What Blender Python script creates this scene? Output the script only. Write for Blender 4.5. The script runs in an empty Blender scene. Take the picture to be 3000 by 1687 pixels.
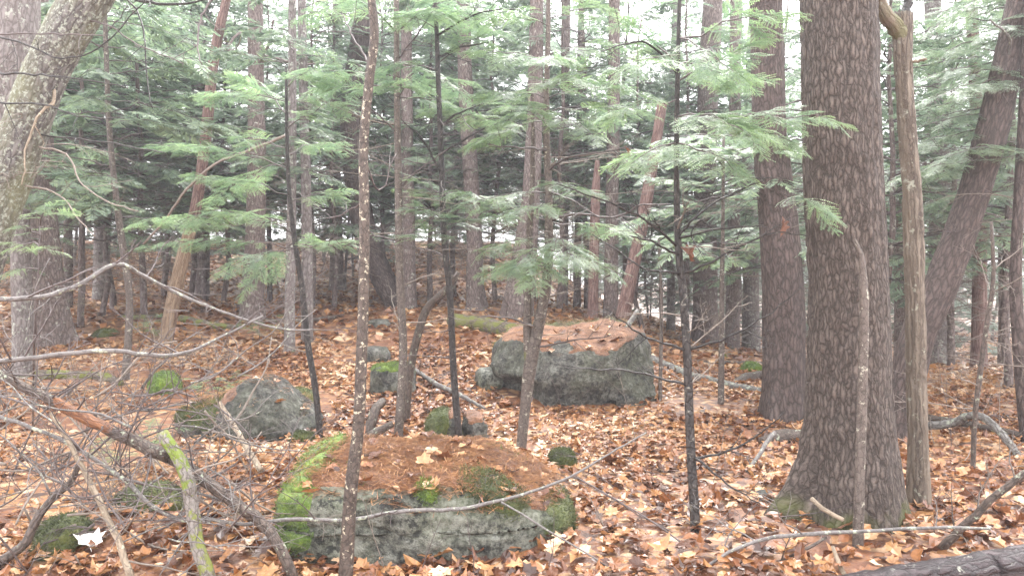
import bpy, math, random
import numpy as np
rng = np.random.default_rng(11)
random.seed(11)
S = bpy.context.scene
COL = S.collection

# ------------------------------------------------------------------ camera
F = 2310.0                      # focal length in photo pixels (3000 wide)
HORIZON = 780.0
CH = 1.6
PITCH = math.atan((843.5 - HORIZON) / F)
cam = bpy.data.cameras.new('camera')
cam.sensor_width = 36.0
cam.lens = 36.0 * F / 3000.0
cam.clip_start = 0.05
cam.clip_end = 1000.0
camo = bpy.data.objects.new('camera', cam)
COL.objects.link(camo)
camo.location = (0, 0, CH)
camo.rotation_euler = (math.pi / 2 - PITCH, 0, 0)
S.camera = camo

# ------------------------------------------------------------------ sky, sun, exposure
SUN_EL, SUN_AZ = math.radians(52), math.radians(20)
world = bpy.data.worlds.new('World')
S.world = world
world.use_nodes = True
wn, wl = world.node_tree.nodes, world.node_tree.links
wn.clear()
sky = wn.new('ShaderNodeTexSky')
sky.sky_type = 'NISHITA'
sky.sun_disc = False
sky.sun_elevation = SUN_EL
sky.sun_rotation = SUN_AZ
sky.air_density = 1.0
sky.dust_density = 4.0
hs = wn.new('ShaderNodeHueSaturation')
hs.inputs['Saturation'].default_value = 0.08     # an even white overcast
mx = wn.new('ShaderNodeMix'); mx.data_type = 'RGBA'
mx.inputs[0].default_value = 0.6
mx.inputs[7].default_value = (9.0, 8.95, 9.1, 1)
bg = wn.new('ShaderNodeBackground')
bg.inputs['Strength'].default_value = 0.15
wo = wn.new('ShaderNodeOutputWorld')
wl.new(sky.outputs[0], hs.inputs['Color'])
wl.new(hs.outputs[0], mx.inputs[6])
wl.new(mx.outputs[2], bg.inputs['Color'])
wl.new(bg.outputs[0], wo.inputs['Surface'])

sun = bpy.data.lights.new('sun', 'SUN')
sun.energy = 1.2
sun.angle = math.radians(35)
sun.color = (1.0, 0.97, 0.93)
suno = bpy.data.objects.new('sun', sun)
COL.objects.link(suno)
suno.location = (0, 0, 20)
suno.rotation_euler = (math.pi / 2 - SUN_EL, 0, math.pi - SUN_AZ)

S.view_settings.view_transform = 'Standard'
S.view_settings.look = 'None'
S.view_settings.exposure = 2.45
S.view_settings.gamma = 1.0
S.cycles.max_bounces = 12
S.cycles.diffuse_bounces = 6
S.cycles.transmission_bounces = 10
S.cycles.transparent_max_bounces = 8
S.cycles.use_denoising = True

# ------------------------------------------------------------------ noise, terrain, picture -> place
def _h(ix, iy, iz):
    n = (ix * 374761393 + iy * 668265263 + iz * 2147483647 + 1013904223) & 0xFFFFFFFF
    n = ((n ^ (n >> 13)) * 1274126177) & 0xFFFFFFFF
    n = ((n ^ (n >> 16)) * 2246822519) & 0xFFFFFFFF
    return ((n ^ (n >> 15)) & 0xFFFFFF) / float(0xFFFFFF)
def vnoise(x, y, z=0.0):
    x, y, z = np.broadcast_arrays(np.asarray(x, float), np.asarray(y, float), np.asarray(z, float))
    xi, yi, zi = [np.floor(a).astype(np.int64) for a in (x, y, z)]
    fx, fy, fz = x - xi, y - yi, z - zi
    fx, fy, fz = [a * a * (3 - 2 * a) for a in (fx, fy, fz)]
    r = 0
    for dx in (0, 1):
        for dy in (0, 1):
            for dz in (0, 1):
                w = (fx if dx else 1 - fx) * (fy if dy else 1 - fy) * (fz if dz else 1 - fz)
                r = r + w * _h(xi + dx, yi + dy, zi + dz)
    return r * 2 - 1
def fbm(x, y, z=0.0, o=4):
    r, a, f = 0, 1.0, 1.0
    for i in range(o):
        r = r + a * vnoise(np.asarray(x) * f + 17.3 * i, np.asarray(y) * f - 9.1 * i, np.asarray(z) * f + 3.7 * i)
        a *= 0.5; f *= 2.03
    return r
def sm(t):
    t = np.clip(t, 0, 1)
    return t * t * (3 - 2 * t)
def g(x, y):
    x = np.asarray(x, float); y = np.asarray(y, float)
    rise = 0.80 * sm((y - 7) / 10) + 0.45 * sm((y - 16) / 14)
    fall = -1.3 * sm((y - 11.5) / 9)
    fr = 1 - sm((x - 0.3) / 3.6)
    ff = sm((x - 3.8) / 3.5)
    z = fr * rise + ff * fall + 1.6 * sm((y - 18) / 22) * (1 - sm((x + 1) / 6))
    z = z + 0.05 * vnoise(x * 0.5 + 3, y * 0.5) + 0.025 * vnoise(x * 1.7, y * 1.7 + 8)
    z = z + 0.16 * np.exp(-(((x + 2.25) / 0.5) ** 2 + ((y - 4.75) / 0.45) ** 2))      # low mossy hummock
    z = z - 0.065 * np.exp(-(((x + 0.55) / 0.75) ** 4 + ((y - 4.25) / 0.30) ** 2))             # leaf hollow before the slab
    z = z + 0.28 * np.exp(-(((x + 0.55) / 0.85) ** 4 + ((y - 5.65) / 0.55) ** 2))         # litter banked behind the slab
    return z
def g1(x, y):
    return float(g(x, y))
def ray(px, py):
    u, v = (px - 1500) / F, (843.5 - py) / F
    c, s = math.cos(PITCH), math.sin(PITCH)
    return np.array([u, c + v * s, -s + v * c])
def at(px, py, Y):
    d = ray(px, py)
    return np.array([0, 0, CH]) + d * (Y / d[1])
def gp(px, py):
    d = ray(px, py)
    o = np.array([0, 0, CH])
    a = 2.0
    while a < 120:
        b = a + 0.1
        p = o + d * b
        if p[2] < g1(p[0], p[1]):
            for _ in range(12):
                m = (a + b) / 2
                p = o + d * m
                if p[2] < g1(p[0], p[1]): b = m
                else: a = m
            return o + d * a
        a = b
    return o + d * 40

# ------------------------------------------------------------------ mesh helpers
class MB:
    def __init__(s):
        s.V, s.F, s.B, s.R, s.M, s.n = [], [], [], [], [], 0
    def add(s, V, Fc, bk=None, rnd=0.0, mat=0):
        V = np.asarray(V, float).reshape(-1, 3)
        k = len(V)
        s.V.append(V)
        for f in (Fc if isinstance(Fc, list) else [Fc]):
            f = np.asarray(f, np.int64)
            s.F.append(f + s.n)
            s.M.append(np.full(len(f), mat))
        s.B.append(V if bk is None else bk)
        s.R.append(np.broadcast_to(np.asarray(rnd, float), (k,)))
        s.n += k
    def build(s, name, mats, parent=None, org=(0, 0, 0), smooth=True):
        V = np.concatenate(s.V) - np.asarray(org, float)
        me = bpy.data.meshes.new(name)
        me.vertices.add(len(V))
        me.vertices.foreach_set('co', V.astype(np.float32).ravel())
        ls = np.concatenate([np.full(len(f), f.shape[1]) for f in s.F])
        loops = np.concatenate([f.ravel() for f in s.F])
        me.loops.add(len(loops))
        me.loops.foreach_set('vertex_index', loops.astype(np.int32))
        me.polygons.add(len(ls))
        st = np.concatenate([[0], np.cumsum(ls)[:-1]])
        me.polygons.foreach_set('loop_start', st.astype(np.int32))
        me.polygons.foreach_set('material_index', np.concatenate(s.M).astype(np.int32))
        me.polygons.foreach_set('use_smooth', np.full(len(ls), smooth))
        a = me.attributes.new('rnd', 'FLOAT', 'POINT')
        a.data.foreach_set('value', np.concatenate(s.R).astype(np.float32))
        a = me.attributes.new('bk', 'FLOAT_VECTOR', 'POINT')
        a.data.foreach_set('vector', np.concatenate(s.B).astype(np.float32).ravel())
        me.update(calc_edges=True)
        for m in (mats if isinstance(mats, (list, tuple)) else [mats]):
            me.materials.append(m)
        o = bpy.data.objects.new(name, me)
        COL.objects.link(o)
        if parent is not None:
            o.parent = parent
        else:
            o.location = org
        return o

def tag(o, label=None, cat=None, group=None, kind=None):
    if label: o['label'] = label
    if cat: o['category'] = cat
    if group: o['group'] = group
    if kind: o['kind'] = kind
    return o
def empty(name, loc, label=None, cat=None, group=None):
    o = bpy.data.objects.new(name, None)
    o.empty_display_size = 0.2
    COL.objects.link(o)
    o.location = tuple(float(v) for v in loc)
    return tag(o, label, cat, group)
def dup(src, loc, rz, sc, label=None, group=None):
    r = src.copy(); COL.objects.link(r)
    r.location = loc; r.rotation_euler = (0, 0, rz); r.scale = (sc, sc, sc)
    if label: r['label'] = label
    if group: r['group'] = group
    for ch in list(src.children):
        c = ch.copy(); COL.objects.link(c); c.parent = r
    return r

def norm(v):
    v = np.asarray(v, float)
    return v / (np.linalg.norm(v, axis=-1, keepdims=True) + 1e-12)
def smooth_path(P, R, n):
    P = np.asarray(P, float); R = np.asarray(R, float)
    if len(P) == 2:
        t = np.linspace(0, 1, n)[:, None]
        return P[0] * (1 - t) + P[1] * t, R[0] * (1 - t[:, 0]) + R[1] * t[:, 0]
    d = np.concatenate([[0], np.cumsum(np.linalg.norm(np.diff(P, axis=0), axis=1))])
    m = np.gradient(P, d, axis=0)
    t = np.linspace(0, d[-1], n)
    i = np.clip(np.searchsorted(d, t, side='right') - 1, 0, len(P) - 2)
    h = (d[i + 1] - d[i])
    u = ((t - d[i]) / h)[:, None]
    h = h[:, None]
    Q = ((2 * u**3 - 3 * u**2 + 1) * P[i] + (u**3 - 2 * u**2 + u) * h * m[i]
         + (-2 * u**3 + 3 * u**2) * P[i + 1] + (u**3 - u**2) * h * m[i + 1])
    return Q, np.interp(t, d, R)
def frames(P):
    T = norm(np.gradient(P, axis=0))
    a = np.array([1.0, 0, 0]) if abs(T[0][0]) < 0.8 else np.array([0, 0, 1.0])
    N = np.zeros_like(P)
    n0 = norm(a - T[0] * a.dot(T[0]))
    for i in range(len(P)):
        n0 = norm(n0 - T[i] * n0.dot(T[i]))
        N[i] = n0
    return T, N, np.cross(T, N)
def tube(mb, P, R, sides=6, rough=0.0, rs=6.0, rnd=0.0, mat=0, cap=True, flare=None, ridge=0.0, rk=14.0, seed=0.0):
    P = np.asarray(P, float); R = np.asarray(R, float)
    T, N, B = frames(P)
    th = np.linspace(0, 2 * math.pi, sides, endpoint=False)
    s = np.concatenate([[0], np.cumsum(np.linalg.norm(np.diff(P, axis=0), axis=1))])
    c, sn = np.cos(th)[None, :], np.sin(th)[None, :]
    rr = np.repeat(R[:, None], sides, 1)
    if flare is not None:
        for (ang, amp, wid, ht) in flare:
            da = np.angle(np.exp(1j * (th - ang)))[None, :]
            rr = rr + amp * np.exp(-(da / wid) ** 2) * np.exp(-(s[:, None] / ht) ** 1.3)
    if rough:
        rr = rr * (1 + rough * fbm(c * 1.3 + seed, sn * 1.3 - seed, s[:, None] * rs, 3))
    if ridge:
        q = rk * np.mean(R)
        wv = 0.35 * vnoise(c * 3 + seed, sn * 3, s[:, None] * 9)
        v = np.abs(vnoise(c * q + wv + seed, sn * q + wv, s[:, None] * rk * 0.16 + 3 * wv))
        v2 = np.abs(vnoise(c * q * 1.9 + seed + 5, sn * q * 1.9, s[:, None] * rk * 0.5))
        rr = rr + ridge * (np.clip(v * 2.6, 0, 1) - 0.6) + ridge * 0.4 * (np.clip(v2 * 2.5, 0, 1) - 0.5)
    V = P[:, None, :] + rr[..., None] * (c[..., None] * N[:, None, :] + sn[..., None] * B[:, None, :])
    bk = np.stack(np.broadcast_arrays(c * R.mean(), sn * R.mean(), s[:, None]), -1) + np.array([seed, seed * 1.7, 0])
    n = len(P)
    i = np.arange(n - 1)[:, None] * sides
    j = np.arange(sides)[None, :]
    j2 = (j + 1) % sides
    Fq = np.stack([i + j, i + j2, i + sides + j2, i + sides + j], -1).reshape(-1, 4)
    V = V.reshape(-1, 3); bk = bk.reshape(-1, 3)
    if cap:
        k = len(V)
        V = np.vstack([V, P[0], P[-1]]); bk = np.vstack([bk, bk[0], bk[k - 1]])
        jj = np.arange(sides)
        e = (n - 1) * sides
        F3 = np.vstack([np.stack([np.full(sides, k), (jj + 1) % sides, jj], -1),
                        np.stack([np.full(sides, k + 1), e + jj, e + (jj + 1) % sides], -1)])
        mb.add(V, [Fq, F3], bk, rnd, mat)
    else:
        mb.add(V, Fq, bk, rnd, mat)

def wander(p0, d, L, n, wob, up=0.0, r=None):
    r = r or rng
    P = [np.asarray(p0, float)]
    d = norm(d)
    for i in range(n):
        d = norm(d + r.normal(0, wob, 3) + np.array([0, 0, up]))
        P.append(P[-1] + d * L / n)
    return np.array(P)
def twiggy(mb, p0, d, L, r0, lev=2, n=6, wob=0.12, up=0.0, kids=4, sides=4, rnd=0.0, ang=0.9, r=None):
    r = r or rng
    P = wander(p0, d, L, n, wob, up, r)
    R = np.linspace(r0, max(r0 * 0.25, 0.0012), len(P))
    tube(mb, P, R, sides, rnd=rnd, cap=False)
    if lev > 1:
        for k in range(kids):
            t = r.uniform(0.2, 0.95)
            i = min(int(t * n), n - 1)
            q = P[i] + (P[i + 1] - P[i]) * (t * n - i)
            dd = norm(P[i + 1] - P[i])
            s = norm(np.cross(dd, r.normal(0, 1, 3)))
            s[2] *= 0.6
            twiggy(mb, q, dd * math.cos(ang) + s * math.sin(ang), L * r.uniform(0.25, 0.5) * (1.1 - 0.5 * t), r0 * 0.5,
                   lev - 1, max(3, n - 2), wob * 1.2, up, max(2, kids - 1), 3, rnd, ang, r)

# ------------------------------------------------------------------ materials
def newmat(name):
    m = bpy.data.materials.new(name)
    m.use_nodes = True
    nt = m.node_tree
    nt.nodes.clear()
    def N(t, ins=None, **kw):
        n = nt.nodes.new('ShaderNode' + t)
        for k, v in kw.items(): setattr(n, k, v)
        for k, v in (ins or {}).items():
            if isinstance(v, tuple) and len(v) == 2 and hasattr(v[0], 'bl_idname'):
                nt.links.new(v[0].outputs[v[1]], n.inputs[k])
            else:
                n.inputs[k].default_value = v
        return n
    return m, nt, N
def c4(c): return (c[0], c[1], c[2], 1.0)
def ramp(N, src, stops, interp='LINEAR'):
    r = N('ValToRGB', {0: src})
    r.color_ramp.interpolation = interp
    e = r.color_ramp.elements
    while len(e) < len(stops): e.new(0.5)
    for i, (p, c) in enumerate(stops):
        e[i].position = p
        e[i].color = c4(c) if not isinstance(c, float) else (c, c, c, 1)
    return r
def mixc(N, fac, a, b, mode='MIX'):
    m = N('Mix', data_type='RGBA', blend_type=mode)
    nt = m.id_data
    for idx, v in ((0, fac), (6, a), (7, b)):
        if isinstance(v, tuple) and hasattr(v[0], 'bl_idname'): nt.links.new(v[0].outputs[v[1]], m.inputs[idx])
        elif idx == 0: m.inputs[0].default_value = v
        else: m.inputs[idx].default_value = c4(v)
    return m
def out(nt, N, shader):
    o = N('OutputMaterial')
    nt.links.new(shader.outputs[0], o.inputs['Surface'])

def bark(name, deep, mid, pale, scale=16.0, stretch=0.22, crack=0.10, bump=0.5, lichen=None, lich_amt=0.5, lich_scale=9.0,
         moss=0.0, rough=0.75, moss_h=0.5, patch=None):
    m, nt, N = newmat(name)
    at_ = N('Attribute', attribute_name='bk')
    nz = N('TexNoise', {'Vector': (at_, 'Vector'), 'Scale': 16.0, 'Detail': 4.0, 'Roughness': 0.6})
    add = mixc(N, 0.016, (at_, 'Vector'), (nz, 'Color'), 'LINEAR_LIGHT')
    mp = N('Mapping', {'Vector': (add, 2), 'Scale': (1, 1, stretch)})
    vo = N('TexVoronoi', {'Vector': (mp, 0), 'Scale': scale}, feature='DISTANCE_TO_EDGE')
    cr0 = ramp(N, (vo, 'Distance'), [(0.0, 0.0), (crack, 0.55), (crack * 3.0, 1.0)])
    ns = N('TexNoise', {'Vector': (mp, 0), 'Scale': scale * 1.3, 'Detail': 5.0, 'Roughness': 0.7})
    nr_ = ramp(N, (ns, 'Fac'), [(0.36, 0.15), (0.50, 0.85), (0.7, 1.0)])
    cr = mixc(N, 1.0, (cr0, 0), (nr_, 0), 'MULTIPLY')
    vc = N('TexVoronoi', {'Vector': (mp, 0), 'Scale': scale})
    fine = N('TexNoise', {'Vector': (mp, 0), 'Scale': scale * 4.5, 'Detail': 5.0, 'Roughness': 0.65})
    big = N('TexNoise', {'Vector': (at_, 'Vector'), 'Scale': 2.2, 'Detail': 2.0})
    plate = mixc(N, (fine, 'Fac'), mid, pale)
    plate2 = mixc(N, 0.35, (plate, 2), (mixc(N, (big, 'Fac'), deep, pale), 2))
    sep = N('SeparateColor', {0: (vc, 'Color')})
    plate3 = mixc(N, (N('Math', {0: (sep, 0), 1: 0.45}, operation='MULTIPLY'), 0), (plate2, 2), mid)
    col = mixc(N, (cr, 2), deep, (plate3, 2))
    if patch is not None:
        pn = N('TexNoise', {'Vector': (mp, 0), 'Scale': 5.0, 'Detail': 3.0})
        pr = ramp(N, (pn, 'Fac'), [(0.42, 0.0), (0.66, 0.8)])
        col = mixc(N, (pr, 0), (col, 2), patch)
    if lichen is not None:
        ln = N('TexNoise', {'Vector': (at_, 'Vector'), 'Scale': lich_scale, 'Detail': 6.0, 'Roughness': 0.7})
        lr = ramp(N, (ln, 'Fac'), [(0.62 - 0.28 * lich_amt, 0.0), (0.68 - 0.28 * lich_amt, 0.9)])
        col = mixc(N, (lr, 0), (col, 2), lichen)
    if moss > 0:
        sx = N('SeparateXYZ', {0: (at_, 'Vector')})
        h = N('MapRange', {0: (sx, 2), 1: 0.15, 2: moss_h, 3: 1.0, 4: 0.0})
        mn = N('TexNoise', {'Vector': (at_, 'Vector'), 'Scale': 8.0, 'Detail': 4.0})
        mm = N('Math', {0: (h, 0), 1: (mn, 'Fac')}, operation='MULTIPLY')
        mr = ramp(N, (mm, 0), [(0.30, 0.0), (0.50, moss)])
        col = mixc(N, (mr, 0), (col, 2), (0.10, 0.12, 0.025))
    hgt = mixc(N, 0.4, (cr, 2), (fine, 'Fac'))
    bp = N('Bump', {'Height': (hgt, 2), 'Strength': bump, 'Distance': 0.02})
    b = N('BsdfPrincipled', {'Base Color': (col, 2), 'Roughness': rough, 'Normal': (bp, 0)})
    b.inputs['Specular IOR Level'].default_value = 0.3
    out(nt, N, b)
    return m

M = {}
M['pine'] = bark('bark_pine', (0.034, 0.025, 0.021), (0.130, 0.101, 0.086), (0.255, 0.207, 0.180), 48, 0.22, 0.13, 1.0, None, 0.1, 14, 0.55, moss_h=0.75)
M['dark'] = bark('bark_dark', (0.035, 0.025, 0.022), (0.105, 0.075, 0.066), (0.19, 0.145, 0.13), 34, 0.2, 0.12, 0.8, moss=0.4, moss_h=0.35)
M['mid'] = bark('bark_brown', (0.07, 0.05, 0.045), (0.18, 0.135, 0.12), (0.29, 0.24, 0.22), 34, 0.22, 0.12, 0.7, (0.36, 0.36, 0.30), 0.1, 12, 0.7, moss_h=0.5)
M['pale'] = bark('bark_pale', (0.10, 0.082, 0.077), (0.20, 0.172, 0.165), (0.30, 0.27, 0.26), 26, 0.3, 0.09, 0.7, (0.34, 0.35, 0.30), 0.2, 14, 0.5)
M['lichen'] = bark('bark_lichen', (0.065, 0.055, 0.052), (0.15, 0.135, 0.125), (0.25, 0.23, 0.22), 24, 0.35, 0.09, 0.9, (0.31, 0.325, 0.27), 0.34, 36, 0.0, patch=(0.165, 0.165, 0.10))
M['sapling'] = bark('bark_sapling', (0.042, 0.032, 0.027), (0.105, 0.082, 0.070), (0.18, 0.148, 0.13), 40, 0.5, 0.03, 0.25, (0.40, 0.38, 0.31), 0.12, 26, 0.6, rough=0.6, moss_h=0.25)
M['spotted'] = bark('bark_spotted', (0.024, 0.018, 0.015), (0.066, 0.050, 0.041), (0.13, 0.10, 0.085), 40, 0.5, 0.03, 0.3, (0.46, 0.41, 0.31), 0.16, 42, 0.0, rough=0.55)
M['black'] = bark('bark_black', (0.014, 0.012, 0.012), (0.036, 0.030, 0.028), (0.085, 0.072, 0.066), 40, 0.4, 0.06, 0.6, (0.24, 0.225, 0.19), 0.06, 30, 0.5, rough=0.45, moss_h=0.15)
M['snag'] = bark('wood_snag', (0.06, 0.045, 0.036), (0.19, 0.155, 0.125), (0.31, 0.26, 0.205), 34, 0.08, 0.12, 0.8, (0.30, 0.30, 0.24), 0.1, 16, 0.4, patch=(0.205, 0.165, 0.125))
M['bare'] = bark('wood_bare', (0.13, 0.08, 0.05), (0.29, 0.205, 0.14), (0.41, 0.32, 0.235), 30, 0.06, 0.05, 0.5)
M['rot'] = bark('wood_rot', (0.07, 0.034, 0.028), (0.19, 0.115, 0.095), (0.29, 0.205, 0.18), 30, 0.10, 0.08, 0.6)
M['twig'] = bark('bark_twig', (0.045, 0.035, 0.034), (0.085, 0.065, 0.062), (0.15, 0.12, 0.115), 50, 0.5, 0.02, 0.1, rough=0.55)
M['deadtwig'] = bark('bark_dead_twig', (0.11, 0.088, 0.072), (0.19, 0.155, 0.13), (0.28, 0.24, 0.205), 50, 0.5, 0.02, 0.1, rough=0.7)
M['greytwig'] = bark('bark_grey_twig', (0.06, 0.052, 0.05), (0.13, 0.115, 0.11), (0.21, 0.19, 0.18), 50, 0.5, 0.02, 0.15, (0.34, 0.37, 0.28), 0.22, 26, rough=0.6)
M['orange'] = bark('wood_orange', (0.09, 0.035, 0.018), (0.22, 0.088, 0.036), (0.31, 0.145, 0.068), 50, 0.15, 0.06, 0.5, rough=0.45)
M['palestick'] = bark('bark_pale_stick', (0.13, 0.098, 0.07), (0.26, 0.20, 0.145), (0.37, 0.30, 0.225), 45, 0.15, 0.03, 0.3, (0.46, 0.47, 0.36), 0.1, 20)
M['limb'] = bark('bark_limb', (0.03, 0.022, 0.018), (0.085, 0.060, 0.048), (0.16, 0.12, 0.10), 45, 0.4, 0.05, 0.5, (0.34, 0.37, 0.28), 0.12, 16, rough=0.5)
M['limborange'] = bark('bark_limb_orange', (0.03, 0.022, 0.018), (0.085, 0.060, 0.048), (0.16, 0.12, 0.10), 45, 0.4, 0.05, 0.5, patch=(0.42, 0.15, 0.045), rough=0.5)
M['mosslimb'] = bark('bark_mossy_limb', (0.08, 0.065, 0.055), (0.20, 0.175, 0.155), (0.28, 0.255, 0.24), 40, 0.4, 0.04, 0.4, (0.16, 0.18, 0.035), 0.26, 9)
M['mosspatch'] = bark('bark_moss_patch', (0.08, 0.065, 0.055), (0.20, 0.175, 0.155), (0.28, 0.255, 0.24), 40, 0.4, 0.04, 0.6, (0.14, 0.185, 0.022), 0.50, 15)
M['mosslog'] = bark('bark_mossy_log', (0.05, 0.04, 0.03), (0.15, 0.12, 0.09), (0.25, 0.21, 0.17), 30, 0.3, 0.08, 0.6, (0.13, 0.14, 0.03), 0.55, 5)
M['birchlog'] = bark('bark_pale_log', (0.06, 0.052, 0.046), (0.16, 0.147, 0.137), (0.27, 0.255, 0.24), 30, 0.4, 0.06, 0.6, (0.31, 0.335, 0.27), 0.28, 12)
M['wetlog'] = bark('bark_wet_log', (0.016, 0.011, 0.012), (0.052, 0.036, 0.039), (0.105, 0.076, 0.080), 24, 0.3, 0.12, 0.9, (0.30, 0.30, 0.25), 0.04, 20, rough=0.32)

def foliage(name, stops, trans=0.44, rough=0.36, sat=1.0):
    m, nt, N = newmat(name)
    a = N('Attribute', attribute_name='rnd')
    r = ramp(N, (a, 'Fac'), stops)
    oi = N('ObjectInfo')
    v = N('MapRange', {0: (oi, 'Random'), 3: 0.85, 4: 1.15})
    hsv = N('HueSaturation', {'Color': (r, 0), 'Value': (v, 0), 'Saturation': sat})
    b = N('BsdfPrincipled', {'Base Color': (hsv, 0), 'Roughness': rough})
    b.inputs['Specular IOR Level'].default_value = 0.5
    br = N('HueSaturation', {'Color': (hsv, 0), 'Saturation': 1.05, 'Value': 1.6})
    t = N('BsdfTranslucent', {'Color': (br, 0)})
    x = N('MixShader', {0: trans})
    nt.links.new(b.outputs[0], x.inputs[1]); nt.links.new(t.outputs[0], x.inputs[2])
    out(nt, N, x)
    return m
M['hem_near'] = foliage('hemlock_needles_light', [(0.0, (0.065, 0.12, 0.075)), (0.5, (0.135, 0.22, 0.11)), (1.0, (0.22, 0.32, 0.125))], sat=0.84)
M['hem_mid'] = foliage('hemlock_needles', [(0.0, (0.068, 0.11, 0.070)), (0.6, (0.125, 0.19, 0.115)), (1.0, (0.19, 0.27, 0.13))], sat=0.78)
M['hem_far'] = foliage('hemlock_needles_hazed', [(0.0, (0.115, 0.16, 0.12)), (1.0, (0.20, 0.26, 0.185))], sat=0.72)  # paler than real needles: distance haze and brightness put into the colour
M['oakleaf'] = foliage('dry_leaf_rust', [(0.0, (0.085, 0.034, 0.02)), (1.0, (0.14, 0.062, 0.036))], 0.25, 0.5)

LEAFSTOPS = [(0.0, (0.050, 0.020, 0.012)), (0.18, (0.13, 0.048, 0.022)), (0.42, (0.24, 0.096, 0.037)), (0.66, (0.35, 0.170, 0.066)),
             (0.86, (0.44, 0.250, 0.122)), (1.0, (0.55, 0.385, 0.255))]
def leafmat(name, by_object):
    m, nt, N = newmat(name)
    if by_object:
        a = N('ObjectInfo'); src = (a, 'Random')
    else:
        a = N('Attribute', attribute_name='rnd'); src = (a, 'Fac')
    r = ramp(N, src, LEAFSTOPS)
    g_ = N('NewGeometry')
    nz = N('TexNoise', {'Vector': (g_, 'Position'), 'Scale': 45.0, 'Detail': 3.0})
    v = N('MapRange', {0: (nz, 'Fac'), 1: 0.3, 2: 0.7, 3: 0.72, 4: 1.25})
    hsv = N('HueSaturation', {'Color': (r, 0), 'Value': (v, 0)})
    b = N('BsdfPrincipled', {'Base Color': (hsv, 0), 'Roughness': 0.33})
    b.inputs['Specular IOR Level'].default_value = 0.55
    t = N('BsdfTranslucent', {'Color': (hsv, 0)})
    x = N('MixShader', {0: 0.15})
    nt.links.new(b.outputs[0], x.inputs[1]); nt.links.new(t.outputs[0], x.inputs[2])
    out(nt, N, x)
    return m
M['leaf'] = leafmat('fallen_leaf', False)
M['leafobj'] = leafmat('fallen_leaf_single', True)
m, nt, N = newmat('white_leaf')
b = N('BsdfPrincipled', {'Base Color': (0.86, 0.82, 0.76, 1), 'Roughness': 0.5}); out(nt, N, b); M['whiteleaf'] = m

def groundmat():
    m, nt, N = newmat('forest_floor')
    ge = N('NewGeometry')
    nz = N('TexNoise', {'Vector': (ge, 'Position'), 'Scale': 6.0, 'Detail': 3.0})
    add = mixc(N, 0.06, (ge, 'Position'), (nz, 'Color'), 'LINEAR_LIGHT')
    vo = N('TexVoronoi', {'Vector': (add, 2), 'Scale': 11.0})
    sp = N('SeparateColor', {0: (vo, 'Color')})
    r = ramp(N, (sp, 0), [(p, tuple(v * 0.8 for v in c)) for p, c in LEAFSTOPS])
    ed = N('TexVoronoi', {'Vector': (add, 2), 'Scale': 11.0}, feature='DISTANCE_TO_EDGE')
    er = ramp(N, (ed, 'Distance'), [(0.0, 0.0), (0.12, 1.0)])
    col = mixc(N, (er, 0), (0.13, 0.062, 0.040), (r, 0))
    pn = N('TexNoise', {'Vector': (ge, 'Position'), 'Scale': 0.8, 'Detail': 4.0})
    pr = ramp(N, (pn, 'Fac'), [(0.5, 0.0), (0.62, 0.6)])
    col = mixc(N, (pr, 0), (col, 2), (0.19, 0.085, 0.05))
    fn = N('TexNoise', {'Vector': (ge, 'Position'), 'Scale': 40.0, 'Detail': 4.0})
    hg = mixc(N, 0.5, (sp, 1), (fn, 'Fac'))
    bp = N('Bump', {'Height': (hg, 2), 'Strength': 0.8, 'Distance': 0.03})
    b = N('BsdfPrincipled', {'Base Color': (col, 2), 'Roughness': 0.5, 'Normal': (bp, 0)})
    out(nt, N, b)
    return m
M['ground'] = groundmat()

def rockmat(name, dark, mid, pale, green, green_amt=0.5, lich=0.5):
    m, nt, N = newmat(name)
    tc = N('TexCoord')
    n1 = N('TexNoise', {'Vector': (tc, 'Object'), 'Scale': 3.0, 'Detail': 6.0, 'Roughness': 0.65})
    n2 = N('TexNoise', {'Vector': (tc, 'Object'), 'Scale': 28.0, 'Detail': 6.0, 'Roughness': 0.7})
    n3 = N('TexNoise', {'Vector': (tc, 'Object'), 'Scale': 9.0, 'Detail': 6.0, 'Roughness': 0.75})
    n4 = N('TexNoise', {'Vector': (tc, 'Object'), 'Scale': 2.1, 'Detail': 3.0, 'Distortion': 0.6})
    base = ramp(N, (n1, 'Fac'), [(0.30, dark), (0.5, mid), (0.72, pale)])
    sp = mixc(N, 0.95, (base, 0), (ramp(N, (n2, 'Fac'), [(0.36, 0.05), (0.5, 0.5), (0.64, 0.95)]), 0), 'OVERLAY')
    gr = ramp(N, (n4, 'Fac'), [(0.42, 0.0), (0.60, green_amt)])
    c = mixc(N, (gr, 0), (sp, 2), green)
    lr = ramp(N, (n3, 'Fac'), [(0.55, 0.0), (0.60, lich)])
    c = mixc(N, (lr, 0), (c, 2), (0.28, 0.285, 0.245))
    dr = ramp(N, (n3, 'Fac'), [(0.40, 0.9), (0.46, 0.0)])
    c = mixc(N, (dr, 0), (c, 2), (0.016, 0.016, 0.014))
    hg = mixc(N, 0.45, (n3, 'Fac'), (n2, 'Fac'))
    bp = N('Bump', {'Height': (hg, 2), 'Strength': 1.0, 'Distance': 0.06})
    b = N('BsdfPrincipled', {'Base Color': (c, 2), 'Roughness': 0.75, 'Normal': (bp, 0)})
    out(nt, N, b)
    return m
M['rock'] = rockmat('rock_lichen', (0.027, 0.025, 0.022), (0.070, 0.066, 0.057), (0.14, 0.134, 0.118), (0.06, 0.066, 0.034), 0.5, 0.38)
M['rockdark'] = rockmat('rock_dark', (0.020, 0.018, 0.015), (0.052, 0.048, 0.042), (0.095, 0.089, 0.080), (0.055, 0.062, 0.032), 0.4, 0.3)
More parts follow.
